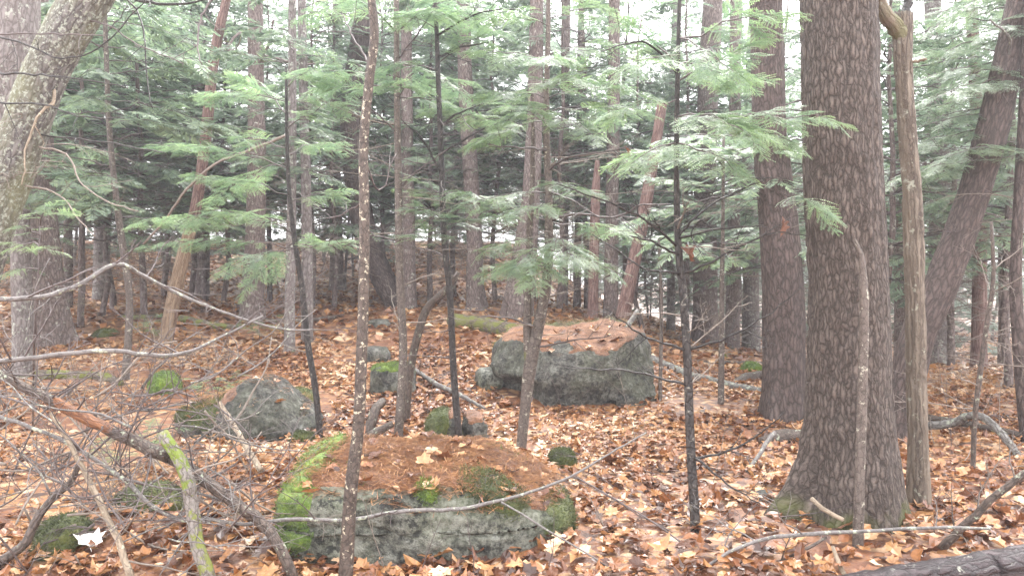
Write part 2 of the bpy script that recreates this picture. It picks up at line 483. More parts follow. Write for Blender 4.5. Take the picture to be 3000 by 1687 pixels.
M['rockslab'] = rockmat('rock_slab', (0.042, 0.041, 0.032), (0.125, 0.124, 0.102), (0.24, 0.238, 0.20), (0.11, 0.128, 0.07), 0.5, 0.55)
M['rockpale'] = rockmat('rock_pale', (0.14, 0.14, 0.13), (0.27, 0.27, 0.255), (0.40, 0.40, 0.38), (0.16, 0.2, 0.12), 0.3, 0.6)

def fuzzy(name, a, bcol, c, scale=30.0, strength=1.0, rough=0.9):
    m, nt, N = newmat(name)
    tc = N('TexCoord')
    n1 = N('TexNoise', {'Vector': (tc, 'Object'), 'Scale': scale, 'Detail': 5.0, 'Roughness': 0.7})
    n2 = N('TexNoise', {'Vector': (tc, 'Object'), 'Scale': 6.0, 'Detail': 3.0})
    mxx = mixc(N, 0.45, (n1, 'Fac'), (n2, 'Fac'))
    r = ramp(N, (mxx, 2), [(0.32, a), (0.5, bcol), (0.68, c)])
    bp = N('Bump', {'Height': (n1, 'Fac'), 'Strength': strength, 'Distance': 0.03})
    b = N('BsdfPrincipled', {'Base Color': (r, 0), 'Roughness': rough, 'Normal': (bp, 0)})
    b.inputs['Sheen Weight'].default_value = 0.15
    out(nt, N, b)
    return m
M['moss'] = fuzzy('moss_bright', (0.022, 0.045, 0.006), (0.10, 0.165, 0.016), (0.25, 0.34, 0.04), 38.0)
M['mossolive'] = fuzzy('moss_olive', (0.018, 0.026, 0.006), (0.072, 0.09, 0.016), (0.18, 0.185, 0.04), 42.0)
M['needles'] = fuzzy('needle_carpet', (0.05, 0.02, 0.011), (0.20, 0.088, 0.042), (0.40, 0.21, 0.11), 40.0, 1.0)

# ------------------------------------------------------------------ ground
def axis(lo, hi, mid0, mid1, fine, coarse):
    a = np.arange(mid0, mid1, fine)
    l = mid0 - np.cumsum(np.geomspace(fine, coarse, 30)); l = l[l > lo]
    h = mid1 + np.cumsum(np.geomspace(fine, coarse, 30)); h = h[h < hi]
    return np.concatenate([[lo], l[::-1], a, h, [hi]])
gx = axis(-75, 75, -7, 8, 0.085, 9)
gy = axis(-10, 130, 3.2, 15, 0.085, 9)
XX, YY = np.meshgrid(gx, gy)
ZZ = g(XX, YY) + 0.012 * fbm(XX * 7, YY * 7, 0, 2) * (YY < 18)
mb = MB()
nx = len(gx)
i = np.arange(len(gy) - 1)[:, None] * nx + np.arange(nx - 1)[None, :]
mb.add(np.stack([XX, YY, ZZ], -1).reshape(-1, 3), np.stack([i, i + 1, i + nx + 1, i + nx], -1).reshape(-1, 4))
GROUND = mb.build('ground', M['ground'])
tag(GROUND, 'forest floor of fallen tan leaves rising gently to one side', None, None, 'structure')

# ------------------------------------------------------------------ rocks
def cubesphere(n):
    t = np.tan(np.linspace(-math.pi / 4, math.pi / 4, n + 1))
    a, b = np.meshgrid(t, t)
    o = np.ones_like(a)
    V = np.concatenate([np.stack(q, -1).reshape(-1, 3) for q in
        ((a, b, o), (-a, b, -o), (o, a, b), (-o, -a, b), (-a, o, b), (a, -o, b))])
    k = (n + 1)
    i = np.arange(n)[:, None] * k + np.arange(n)[None, :]
    f = np.stack([i, i + 1, i + k + 1, i + k], -1).reshape(-1, 4)
    Fq = np.concatenate([f + j * k * k for j in range(6)])
    V = norm(V)
    _, idx, inv = np.unique(np.round(V, 5), axis=0, return_index=True, return_inverse=True)
    return V[idx], inv.ravel()[Fq]
def vnormals(V, Fq):
    n = np.cross(V[Fq[:, 2]] - V[Fq[:, 0]], V[Fq[:, 3]] - V[Fq[:, 1]])
    r = np.zeros_like(V)
    for k in range(4): np.add.at(r, Fq[:, k], n)
    return norm(r)
ROCKS = []      # (inverse test data) for keeping litter off rocks
def rock(name, label, c, size, rz=0.0, n=36, p=3.0, noise=0.08, nf=2.2, seed=0, mat='rock', shape=None, moss=None, needles=None,
         mossmat='moss', mosst=0.02, cat='boulder', group=None, fine=0.012, cuts=()):
    D, Fq = cubesphere(n)
    r = 1.0 / (np.abs(D) ** p).sum(1) ** (1 / p)
    U = D * r[:, None]
    V = U * np.asarray(size)
    for (nn, dist) in cuts:
        nn = norm(np.array(nn, float))
        e = np.maximum(V @ nn - dist, 0)
        V = V - e[:, None] * nn * 0.92
    if shape is not None: V = shape(V)
    nr = vnormals(V, Fq)
    L = max(size)
    q = V / L * nf + seed * 7.31
    V = V + nr * (noise * L * fbm(q[:, 0], q[:, 1], q[:, 2], 3) * 0.6)[:, None]
    q = V * 9 + seed
    V = V + nr * (fine * fbm(q[:, 0], q[:, 1], q[:, 2] * 1.8, 3))[:, None]
    ca, sa = math.cos(rz), math.sin(rz)
    Rm = np.array([[ca, -sa, 0], [sa, ca, 0], [0, 0, 1]])
    V = V @ Rm.T + np.asarray(c, float)
    nr = vnormals(V, Fq)
    base = np.array([c[0], c[1], g1(c[0], c[1])])
    root = empty(name, base, label, cat, group)
    mb = MB(); mb.add(V, Fq); mb.build('stone', M[mat], root, base)
    W = (V - np.asarray(c))
    def shell(pname, mask, thick, mt, lump):
        q = V * 14 + seed * 3
        nz = fbm(q[:, 0], q[:, 1], q[:, 2], 2)
        keep = (mask[Fq] > 0).any(1)
        if not keep.any(): return None
        f = Fq[keep]
        ids = np.unique(f)
        re = np.full(len(V), -1); re[ids] = np.arange(len(ids))
        th = np.clip(mask[ids] * 2.5, -0.4, 1) * thick + lump * nz[ids] * np.clip(mask[ids] * 3, 0, 1) - 0.003
        mb = MB(); mb.add(V[ids] + nr[ids] * th[:, None], re[f])
        if pname == 'moss':
            r = np.random.default_rng(int(seed) + 7)
            e = np.linalg.norm(V[f[:, 0]] - V[f[:, 1]], axis=1).mean()
            k = r.integers(0, len(ids), int(min(6000, len(ids) * 14)))
            kk = mask[ids][k] > -0.05
            k = k[kk]
            o_ = (V[ids] + nr[ids] * np.maximum(th, 0)[:, None])[k] + r.normal(0, e * .55, (len(k), 3))
            d = norm(nr[ids][k] + r.normal(0, .55, (len(k), 3))) * r.uniform(.008, .024, (len(k), 1))
            w_ = norm(np.cross(d, r.normal(0, 1, (len(k), 3)))) * .0035
            mb.add(np.stack([o_ - w_ - d * .3, o_ + w_ - d * .3, o_ + d], 1).reshape(-1, 3), np.arange(len(k) * 3).reshape(-1, 3))
        return mb.build(pname, M[mt], root, base)
    q = V * 4.5 + seed * 1.9
    nz = fbm(q[:, 0], q[:, 1], q[:, 2], 3)
    mm = None
    if moss is not None:
        mm = np.full(len(V), -1.0)
        for (mf_, mt_) in (moss if isinstance(moss, list) else [(moss, mossmat)]):
            m1 = mf_(W, nr) + 0.35 * nz
            shell('moss', m1, mosst, mt_, mosst * 0.6)
            mm = np.maximum(mm, m1)
    if needles is not None:
        nm = needles(W, nr) + 0.3 * nz
        if mm is not None: nm = np.minimum(nm, 0.25 - mm)
        shell('needle_layer', nm, 0.014, 'needles', 0.005)
    ROCKS.append((V, Fq, nr, root, base))
    return root

# foreground slab: tall mossy left end, layered front face, low tail to the right
def slab_shape(V):
    V = V.copy()
    u = V[:, 0] / 0.84
    k = 1.0 - 0.50 * sm((u - 0.25) / 0.75) + 0.15 * sm((-u - 0.45) / 0.45)
    V[:, 2] = np.where(V[:, 2] > 0, V[:, 2] * k, V[:, 2])
    V[:, 1] *= (1 - 0.22 * sm((u - 0.4) / 0.6))
    front = np.clip(-V[:, 1] / 0.5, 0, 1)
    zz = V[:, 2] + 0.05 * vnoise(V[:, 0] * 2.5, 3.0) + 0.03 * V[:, 0]
    for z0, w, d in ((0.235, 0.010, 0.045), (0.06, 0.014, 0.018)):
        V[:, 1] += d * front * np.exp(-((zz - z0 + 0.03 * vnoise(V[:, 0] * 5, z0 * 50)) / w) ** 2) * sm((0.35 - V[:, 0] + 0.3 * vnoise(V[:, 0] * 3, 9.0)) / 0.3)
    V[:, 1] += 0.02 * front * sm((zz - 0.22) / 0.03)
    V[:, 2] += 0.025 * np.clip(V[:, 1] / 0.6, -1, 1) * (V[:, 2] > 0.1)
    return V
rock('boulder', 'long low grey boulder in front with bright moss on one end and needles on top', (-0.50, 4.94, 0.04), (0.84, 0.62, 0.34), 0.03, 64, 6.5,
     0.035, 2.4, 3, 'rockslab', slab_shape,
     moss=[(lambda W, n: sm((-W[:, 0] - 0.56) / 0.16) * sm((W[:, 2] + 0.08) / 0.14) - 0.26, 'moss'),
           (lambda W, n: 0.85 - np.sqrt(((W[:, 0] - 0.38) / 0.24) ** 2 + ((W[:, 1] + 0.42) / 0.24) ** 2 + ((W[:, 2] - 0.24) / 0.2) ** 2), 'mossolive'),
           (lambda W, n: 0.85 - np.sqrt(((W[:, 0] - 0.76) / 0.17) ** 2 + ((W[:, 1] + 0.2) / 0.5) ** 2 + ((W[:, 2] - 0.08) / 0.24) ** 2), 'mossolive'),
           (lambda W, n: 0.85 - np.sqrt(((W[:, 0] - 0.02) / 0.10) ** 2 + ((W[:, 1] + 0.50) / 0.12) ** 2 + ((W[:, 2] - 0.28) / 0.1) ** 2), 'moss')],
     needles=lambda W, n: sm((n[:, 2] - 0.70) / 0.2) * sm((W[:, 2] - 0.22 + 0.22 * sm((W[:, 0] - 0.2) / 0.5)) / 0.06) * sm((W[:, 1] + 0.56) / 0.1) - 0.45, mosst=0.03)

# dark wedge boulder
def wedge_shape(V):
    V = V.copy()
    u = V[:, 0] / 0.66
    V[:, 2] = np.where(V[:, 2] > 0, V[:, 2] * (0.42 + 0.62 * np.exp(-((u - 0.18) / 0.50) ** 2)), V[:, 2])
    V[:, 2] += 0.10 * sm((-u - 0.2) / 0.6) * (V[:, 2] > -0.05)
    return V
p = gp(700, 1285)
rock('boulder', 'dark grey wedge shaped boulder with a peaked top and needles on its slope', (p[0] - 0.03, p[1] + 0.45, p[2] + 0.0), (0.66, 0.55, 0.50), -0.08, 40, 2.6,
     0.07, 2.2, 9, 'rockdark', wedge_shape,
     moss=lambda W, n: sm((-W[:, 0] - 0.05) / 0.2) * sm((n[:, 2] - 0.05) / 0.3) * sm((-W[:, 1] - 0.05) / 0.2) - 0.80,
     needles=lambda W, n: sm((-W[:, 0] + 0.12) / 0.2) * sm((n[:, 2] - 0.5) / 0.3) - 0.58, mossmat='mossolive', mosst=0.02)

# big boulder in the middle distance
def big_shape(V):
    V = V.copy()
    u = V[:, 0] / 0.95
    V[:, 2] += 0.06 * u + 0.10 * (V[:, 1] / 0.8) * sm(V[:, 2] / 0.35)
    under = sm((-u - 0.35) / 0.4) * sm((0.10 - V[:, 2]) / 0.25)
    V[:, 1] += 0.35 * under
    V[:, 0] += 0.10 * under
    front = np.clip(-V[:, 1] / 0.6, 0, 1)
    V[:, 1] += 0.10 * front * sm((0.05 - V[:, 2]) / 0.3) * sm((0.5 - u) / 0.4)
    V[:, 1] += 0.12 * front * np.exp(-((u - 0.38) / 0.10) ** 2) * sm((0.15 - V[:, 2]) / 0.4)
    return V
p = gp(1690, 1190)
rock('boulder', 'biggest grey boulder in the clearing with a needle covered top', (p[0], p[1] + 0.75, p[2] + 0.24), (0.95, 0.80, 0.55), 0.05, 48, 4.6,
     0.085, 2.6, 21, 'rock', big_shape, cuts=(((0.75, -0.8, 0.25), 0.90), ((-0.8, -0.55, 0.35), 0.86), ((0.9, -0.3, 0.5), 0.93)), moss=lambda W, n: sm((n[:, 2] - 0.2) / 0.4) * sm((W[:, 1] - 0.1) / 0.5) - 0.75,
     needles=lambda W, n: sm((n[:, 2] - 0.65) / 0.25) * sm((W[:, 2] - 0.2) / 0.1) - 0.40, mossmat='mossolive')
p = gp(1432, 1140)
rock('rock', 'small pale slab leaning by the biggest boulder', (p[0], p[1] + 0.15, p[2] + 0.07), (0.15, 0.2, 0.17), 0.4, 16, 3.5, 0.10, 2.0, 31, 'rockslab', cat='rock')
p = gp(1300, 1296)
rock('rock', 'rounded mossy rock at the foot of a slim black sapling', (p[0], p[1] + 0.18, p[2] + 0.07), (0.15, 0.22, 0.19), 0.0, 22, 2.6, 0.09, 2.0, 33, 'rockdark',
     moss=lambda W, n: 0.45 - sm((W[:, 0] + 0.02) / 0.12) * 0.6, needles=lambda W, n: sm((n[:, 2] - 0.5) / 0.3) - 0.3, mossmat='mossolive', cat='rock')
p = gp(1388, 1292)
rock('rock', 'dark rock with pale spots just beside the rounded mossy rock', (p[0], p[1] + 0.18, p[2] + 0.06), (0.11, 0.2, 0.17), 0.2, 20, 2.8, 0.09, 2.0, 34, 'rockdark',
     needles=lambda W, n: sm((n[:, 2] - 0.5) / 0.3) - 0.3, cat='rock')
p = gp(1140, 1158)
rock('rock', 'square grey rock with a flat top behind the brown sapling', (p[0], p[1] + 0.3, p[2] + 0.10), (0.27, 0.3, 0.22), 0.1, 24, 4, 0.07, 2.0, 35, 'rock', cat='rock',
     moss=lambda W, n: sm((n[:, 2] - 0.4) / 0.3) - 0.75)
p = gp(1095, 1062)
rock('rock', 'small greenish rock on the slope above the square grey rock', (p[0], p[1] + 0.2, p[2] + 0.05), (0.20, 0.2, 0.15), 0.3, 16, 3, 0.08, 2.0, 36, 'rock', cat='rock')
p = gp(1105, 960)
rock('rock', 'grey rock far up the leafy slope', (p[0], p[1] + 0.2, p[2] + 0.0), (0.20, 0.2, 0.13), 0.3, 14, 3, 0.08, 2.0, 37, 'rock', cat='rock')
p = gp(465, 1155)
rock('rock', 'round bright mossy rock behind the wedge shaped boulder', (p[0], p[1] + 0.18, p[2] + 0.06), (0.17, 0.2, 0.17), 0.3, 20, 2.4, 0.09, 2.0, 38, 'rock', cat='rock',
     moss=lambda W, n: 0.35 + 0 * W[:, 0])
p = gp(865, 1180)
rock('moss_mound', 'yellow green moss mound beside the wedge shaped boulder', (p[0], p[1] + 0.15, p[2] - 0.02), (0.20, 0.2, 0.14), 0.3, 18, 2.2, 0.09, 2.0, 39, 'rock', cat='moss',
     moss=lambda W, n: 0.5 + 0 * W[:, 0], mossmat='mossolive')
p = gp(875, 1290)
rock('moss_mound', 'small flat moss pad in front of the wedge shaped boulder', (p[0], p[1] + 0.08, p[2] - 0.02), (0.12, 0.12, 0.07), 0.3, 14, 2.2, 0.09, 2.0, 40, 'rock', cat='moss',
     moss=lambda W, n: 0.5 + 0 * W[:, 0], mossmat='mossolive')
p = gp(1645, 1374)
rock('moss_mound', 'round moss covered ball standing alone among the leaves', (p[0], p[1] + 0.09, p[2] + 0.035), (0.095, 0.10, 0.085), 0.3, 18, 2.2, 0.06, 2.0, 41, 'rock', cat='moss',
     moss=lambda W, n: 0.5 + 0 * W[:, 0], mossmat='mossolive', mosst=0.012)
p = gp(150, 1625)
rock('moss_mound', 'olive moss clump at the end of the curved dark limb', (p[0], p[1] + 0.12, p[2] + 0.03), (0.13, 0.15, 0.13), 0.3, 20, 2.2, 0.10, 2.4, 42, 'rock', cat='moss',
     moss=lambda W, n: 0.5 + 0 * W[:, 0], mossmat='mossolive')
p = gp(410, 1490)
rock('moss_mound', 'wide flat patch of olive moss under the fallen branches', (p[0], p[1] + 0.12, p[2] - 0.02), (0.20, 0.18, 0.11), 0.1, 20, 2.2, 0.10, 2.4, 43, 'rock', cat='moss',
     moss=lambda W, n: 0.4 + 0 * W[:, 0], mossmat='mossolive')
p = gp(300, 985)
rock('moss_mound', 'small yellow moss mound by the dark root flare', (p[0], p[1] + 0.1, p[2]), (0.17, 0.15, 0.09), 0.1, 12, 2.2, 0.10, 2.4, 44, 'rock', cat='moss',
     moss=lambda W, n: 0.4 + 0 * W[:, 0], mossmat='mossolive')
p = gp(2210, 1092)
rock('moss_mound', 'bright moss lump beside the pale fallen log', (p[0], p[1] + 0.1, p[2]), (0.14, 0.15, 0.12), 0.1, 14, 2.2, 0.10, 2.4, 45, 'rock', cat='moss',
     moss=lambda W, n: 0.4 + 0 * W[:, 0])
p = gp(2250, 1462)
rock('rock', 'small grey stone sunk in leaves near the thick trunk', (p[0], p[1] + 0.06, p[2] - 0.005), (0.075, 0.07, 0.05), 0.1, 12, 2.6, 0.10, 2.4, 46, 'rockdark', cat='rock')

# ------------------------------------------------------------------ trunks
def trunk_mb(mb, pts, Y=None, zt=None, sides=14, seg=0.16, rough=0.05, ridge=0.0, flare=None, seed=0.0, dY=0.0, below=0.25, rk=14.0):
    """pts: photo points with widths, base first. Returns the base point and the centre line."""
    base = gp(pts[0][0], pts[0][1])
    if Y is None: Y = base[1] + pts[0][2] / 2 * base[1] / F
    n = len(pts)
    P, R = [], []
    for k, (px, py, w) in enumerate(pts):
        y = Y + dY * k / max(n - 1, 1)
        P.append(at(px, py, y)); R.append(w / 2 * y / F)
    P[0][2] = g1(P[0][0], P[0][1])
    b = P[0].copy()
    d = norm(P[0] - P[1]); d[2] = -abs(d[2]) - 0.3; d = norm(d)
    if below: P.insert(0, P[0] + d * below); R.insert(0, R[0] * 1.05)
    if zt is not None and P[-1][2] < zt:
        d = norm(P[-1] - P[-2]); L = (zt - P[-1][2]) / max(d[2], 0.3)
        P.append(P[-1] + d * L); R.append(R[-1] * 0.8)
    P, R = np.array(P), np.array(R)
    Ln = np.linalg.norm(np.diff(P, axis=0), axis=1).sum()
    Q, q = smooth_path(P, R, max(6, int(Ln / seg)))
    fl = None
    if flare: fl = [(a, am, w, h + below) for (a, am, w, h) in flare]
    tube(mb, Q, q, sides, rough, 1.2, flare=fl, ridge=ridge, seed=seed, rk=rk)
    return b, Q, q
def tree(name, label, pts, mat, cat='tree', group=None, **kw):
    mb = MB()
    b, Q, q = trunk_mb(mb, pts, **kw)
    root = empty(name, b, label, cat, group)
    mb.build('trunk', M[mat], root, b)
    root_info[root.name] = (b, Q, q)
    return root
root_info = {}
def rflare(n, amp, ht, seed):
    r = random.Random(seed)
    return [(2 * math.pi * k / n + r.uniform(-.3, .3), amp * r.uniform(.6, 1.4), 0.38, ht) for k in range(n)]
def snap(root, px, py, Y):
    # the depth at which the trunk of this tree stands along that line of sight
    if root.name not in root_info: return Y, None
    b_, Q, q = root_info[root.name]
    d = norm(ray(px, py)); o = np.array([0, 0, CH])
    v = Q - o
    e = np.linalg.norm(v - (v @ d)[:, None] * d, axis=1)
    i = int(np.argmin(e))
    return (float(Q[i][1]), Q[i]) if e[i] < 0.25 else (Y, None)
def branch(root, pts, Y0, Y1, w0, w1, mat='twig', sides=5, name='branch', kids=0, kl=0.3, wob=0.1):
    """a limb of a tree through photo points between two depths"""
    n = len(pts)
    ys, q0 = snap(root, pts[0][0], pts[0][1], Y0)
    Y1 += ys - Y0; Y0 = ys
    P = [at(a, b_, Y0 + (Y1 - Y0) * k / (n - 1)) for k, (a, b_) in enumerate(pts)]
    if q0 is not None: P[0] = q0.copy()
    R = [(w0 + (w1 - w0) * k / (n - 1)) / 2 * Y0 / F for k in range(n)]
    Q, q = smooth_path(P, R, max(5, n * 4))
    Q = Q + rng.normal(0, 0.004, Q.shape)
    mb = MB(); tube(mb, Q, q, sides)
    for k in range(kids):
        i = rng.integers(2, len(Q) - 1)
        d = norm(Q[i] - Q[i - 1]); s = norm(np.cross(d, rng.normal(0, 1, 3)))
        twiggy(mb, Q[i], d * 0.6 + s * 0.8, kl * rng.uniform(.5, 1.3), q[i] * 0.6, 2, 5, wob, 0, 3, 3)
    o = root.location
    return mb.build(name, M[mat], root, o)

HERO = tree('pine_tree', 'thickest trunk with deeply furrowed purple brown bark and spreading roots',
     [(2500, 1555, 262), (2500, 1440, 248), (2495, 1300, 238), (2490, 1190, 234), (2484, 850, 216), (2470, 500, 214), (2456, 0, 207)], 'pine',
     zt=11, sides=120, seg=0.022, rough=0.03, ridge=0.012, rk=20, seed=3.0,
     flare=[(math.pi * 0.97, 0.42, 0.30, 0.20), (math.pi * 1.25, 0.10, 0.4, 0.14), (math.pi * 1.6, 0.07, 0.4, 0.2), (0.05, 0.13, 0.35, 0.22), (1.2, 0.1, 0.5, 0.2), (2.4, 0.1, 0.5, 0.2)])
BEHIND = tree('hemlock_tree', 'dark straight trunk standing just behind the thickest trunk',
     [(2290, 1240, 124), (2292, 1150, 118), (2297, 950, 118), (2285, 700, 112), (2255, 400, 96), (2247, 100, 92)], 'dark',
     zt=12, sides=64, seg=0.05, ridge=0.010, rk=22, seed=9.0, flare=rflare(5, 0.11, 0.22, 4))
SNAG = tree('dead_snag', 'pale grey dead snag with stripped wood and a crooked top',
     [(2690, 1495, 60), (2690, 1300, 54), (2684, 1050, 52), (2680, 850, 50), (2668, 520, 55), (2655, 350, 50), (2647, 200, 46), (2646, 90, 50), (2650, 40, 46)], 'snag',
     cat='dead tree', sides=40, seg=0.03, ridge=0.009, rk=30, rough=0.09, seed=5.0, flare=rflare(4, 0.02, 0.1, 8))
branch(SNAG, [(2643, 110), (2612, 62), (2585, 30), (2572, -10), (2560, -60)], 5.35, 5.2, 50, 30, 'snag', 12)
branch(SNAG, [(2655, 60), (2658, 20), (2655, -40)], 5.5, 5.55, 30, 22, 'black', 8)
branch(SNAG, [(2686, 190), (2700, 178), (2711, 172)], 5.35, 5.2, 10, 6, 'palestick')
LEAN = tree('leaning_tree', 'dark trunk leaning steeply outward behind the dead snag',
     [(2625, 1290, 98), (2650, 1150, 92), (2690, 980, 92), (2757, 830, 92), (2822, 660, 88), (2890, 440, 86), (2968, 120, 80), (2995, 0, 78)], 'dark',
     zt=8, sides=48, seg=0.05, ridge=0.010, rk=22, seed=13.0, flare=rflare(4, 0.05, 0.2, 6))
LICHEN = tree('leaning_tree', 'leaning trunk crusted with pale lichen and olive moss',
     [(-190, 1120, 150), (-95, 850, 140), (-10, 600, 130), (55, 430, 124), (142, 200, 122), (254, 0, 126), (330, -140, 124)], 'lichen',
     Y=5.6, zt=6.5, sides=48, seg=0.04, ridge=0.006, rk=20, rough=0.08, seed=17.0)
tree('pine_tree', 'pale grey trunk at the picture edge behind the lichen crusted trunk',
     [(-160, 1150, 170), (-60, 520, 160), (-8, 300, 150), (28, 100, 146), (36, 0, 140)], 'pale', Y=8.0, zt=9, sides=40, seg=0.06, ridge=0.006, rk=24, seed=19.0)
ROOTY = tree('hemlock_tree', 'dark trunk with a mossy flared base beyond the lichen crusted trunk',
     [(150, 1020, 110), (148, 960, 100), (140, 850, 92), (128, 600, 66), (118, 300, 60), (110, 0, 56)], 'mid',
     zt=9, sides=48, seg=0.06, ridge=0.010, rk=20, seed=23.0, flare=[(0.1, 0.26, 0.3, 0.2), (1.4, 0.12, 0.5, .2), (3.0, 0.1, 0.4, .2), (4.6, 0.1, 0.5, 0.2)])
tree('pine_tree', 'slim pale trunk standing in front of the mossy flared base', [(70, 1110, 64), (68, 950, 58), (62, 800, 54), (58, 500, 50), (52, 0, 46)], 'pale',
     zt=8, sides=24, seg=0.1, ridge=0.004, seed=27.0)
tree('pine_tree', 'thin brown trunk rising just beyond the mossy flared base', [(200, 900, 26), (200, 700, 24), (196, 500, 22), (190, 0, 20)], 'mid', zt=9, seed=29.0)
T6 = tree('young_tree', 'slender young trunk between the mossy flared base and the stripped leaning pole', [(368, 1115, 24), (376, 1000, 22), (380, 880, 20), (356, 700, 20), (338, 560, 18), (322, 400, 16), (312, 180, 14), (306, 0, 12)], 'sapling',
     zt=6.5, sides=10, seed=31.0)
POLE = tree('dead_snag', 'leaning stripped pole with tan bare wood at its foot',
     [(485, 1009, 40), (512, 860, 37), (545, 720, 35), (575, 600, 33), (598, 440, 31), (613, 300, 30), (624, 190, 29), (642, 90, 27), (666, -10, 24)], 'rot',
     cat='dead tree', zt=7, sides=20, seg=0.08, ridge=0.004, rough=0.06, seed=37.0)
_b, _Q, _q = root_info[POLE.name]
mb = MB(); _n = max(4, int(len(_Q) * .30)); tube(mb, _Q[1:_n] + np.array([0, -.004, 0]), _q[1:_n] * 1.05, 20, .05, seed=38.0)
tag(mb.build('bare_wood', M['bare'], POLE, _b), 'tan stripped lower length')
T8 = tree('hemlock_tree', 'straight brown trunk with knobby dead limbs up the leafy slope',
     [(737, 948, 74), (738, 880, 64), (748, 700, 56), (752, 500, 52), (750, 250, 46), (748, 0, 42)], 'mid', zt=12, sides=32, seg=0.1, ridge=0.008, seed=41.0, flare=rflare(4, 0.05, 0.2, 6))
T9 = tree('pine_tree', 'pale slim trunk directly behind the small black sapling', [(848, 1035, 34), (850, 850, 30), (856, 500, 25), (856, 200, 24), (856, 0, 22)], 'pale', zt=9, sides=20, seed=43.0)
tree('pine_tree', 'pale grey trunk paired closely with the slim pale one', [(900, 1005, 36), (900, 850, 34), (898, 600, 30), (890, 300, 26), (884, 0, 24)], 'pale', zt=9, sides=20, seed=44.0)
tree('leaning_tree', 'stout dark trunk leaning across the middle of the slope', [(1172, 905, 76), (1115, 800, 70), (1075, 700, 68), (1040, 500, 66), (1030, 330, 64), (1062, 100, 60), (1080, 0, 56)], 'dark',
     zt=9, sides=24, ridge=0.006, seed=47.0)
tree('pine_tree', 'reddish brown trunk behind the two slender middle saplings', [(1200, 912, 46), (1198, 800, 40), (1196, 600, 36), (1192, 300, 34), (1190, 0, 30)], 'mid', zt=10, sides=20, seed=49.0)
T13 = tree('hemlock_tree', 'straight brown trunk with mossy foot near the crest of the slope', [(1398, 912, 64), (1394, 860, 50), (1388, 650, 46), (1372, 400, 44), (1362, 200, 42), (1358, 0, 38)], 'mid', zt=12, sides=24, ridge=0.006, seed=53.0, flare=rflare(4, 0.06, 0.2, 9))
T14 = tree('hemlock_tree', 'broad brown trunk directly behind the forked sapling', [(1512, 940, 96), (1520, 870, 84), (1536, 750, 70), (1556, 560, 52), (1566, 350, 46), (1572, 0, 40)], 'mid', zt=12, sides=32, seg=0.1, ridge=0.008, seed=59.0, flare=rflare(4, 0.05, 0.2, 2))
tree('dead_snag', 'narrow red brown rotting snag behind the biggest boulder', [(1736, 975, 34), (1738, 850, 30), (1742, 700, 29), (1746, 560, 26), (1750, 470, 14)], 'rot', Y=14, cat='dead tree', sides=14, ridge=0.006, seed=61.0)
tree('hemlock_tree', 'grey brown trunk beside the narrow rotting snag', [(1788, 975, 50), (1790, 850, 42), (1793, 600, 38), (1798, 300, 35), (1800, 0, 33)], 'mid', Y=15, zt=10, sides=20, ridge=0.006, seed=63.0)
T17 = tree('leaning_tree', 'pinkish leaning dead trunk with shredded bark hanging off', [(1812, 985, 46), (1840, 850, 40), (1872, 700, 38), (1895, 580, 36), (1916, 460, 32), (1940, 300, 28)], 'rot', Y=13, cat='dead tree', sides=16, ridge=0.006, seed=67.0)
for k, (px, py, w, lab) in enumerate([(2065, 1000, 74, 'hazy pale trunk beyond the black spotted sapling'), (2145, 1010, 40, 'hazy slim trunk next beyond the lichen log'),
        (2200, 1012, 48, 'hazy trunk closest to the dark straight trunk'), (2750, 1085, 62, 'greyish broad trunk seen past the dead snag'), (2867, 1100, 42, 'orange brown trunk standing on the open leafy flat'),
        (1650, 950, 26, 'thin hazy trunk between forked sapling and rotting snag'), (1690, 955, 22, 'thinnest hazy stem next to the rotting snag'), (1965, 985, 24, 'hazy thin stem just behind the black spotted sapling'),
        (2640, 1080, 40, 'hazy trunk glimpsed between thick trunk and snag'), (2940, 1090, 30, 'hazy thin trunk near the picture edge'), (985, 880, 40, 'far brown trunk behind the spotted sapling'), (590, 900, 44, 'far brown trunk beyond the stripped pole'), (290, 900, 34, 'far grey trunk beyond the slender young tree')]):
    tree('background_tree', lab, [(px, py, w * 1.15), (px + 1, py - 90, w), (px + rng.uniform(-8, 8), 500, w * 0.85), (px + rng.uniform(-25, 25), 0, w * 0.75)], ['mid', 'mid', 'pale', 'pale', 'rot', 'mid', 'mid', 'pale', 'mid', 'mid', 'mid', 'mid', 'pale'][k],
         Y=[17, 16, 18, 13.5, 12.5, 17, 18, 19, 14, 16, 20, 19, 18][k], zt=10, sides=16, ridge=0.005, seed=70.0 + k, group='trunks in the background')

# saplings
S1 = tree('hemlock_sapling', 'black thin crooked hemlock sapling beside the wedge shaped boulder',
     [(938, 1284, 20), (923, 1132, 19), (903, 1015, 19), (885, 845, 17), (859, 674, 15), (845, 528, 13), (840, 364, 11), (838, 200, 7)], 'black', cat='sapling', sides=10, seg=0.06, seed=81.0)
S2 = tree('sapling', 'near sapling speckled with pale lichen spots crossing the front boulder',
     [(1008, 1745, 46), (1012, 1687, 44), (1029, 1424, 40), (1050, 1249, 35), (1058, 1074, 34), (1066, 845, 32), (1067, 586, 30), (1065, 440, 28), (1082, 235, 28), (1097, 88, 27), (1088, 0, 24)], 'spotted', cat='sapling', sides=16, seg=0.04, zt=4.5, rough=0.05, seed=83.0)
S3 = tree('sapling', 'straight smooth brown sapling beside the leaning dead stick',
     [(1167, 1287, 28), (1181, 1015, 25), (1172, 845, 24), (1167, 528, 22), (1164, 352, 19), (1161, 0, 16)], 'sapling', cat='sapling', sides=12, seg=0.08, zt=6, seed=85.0)
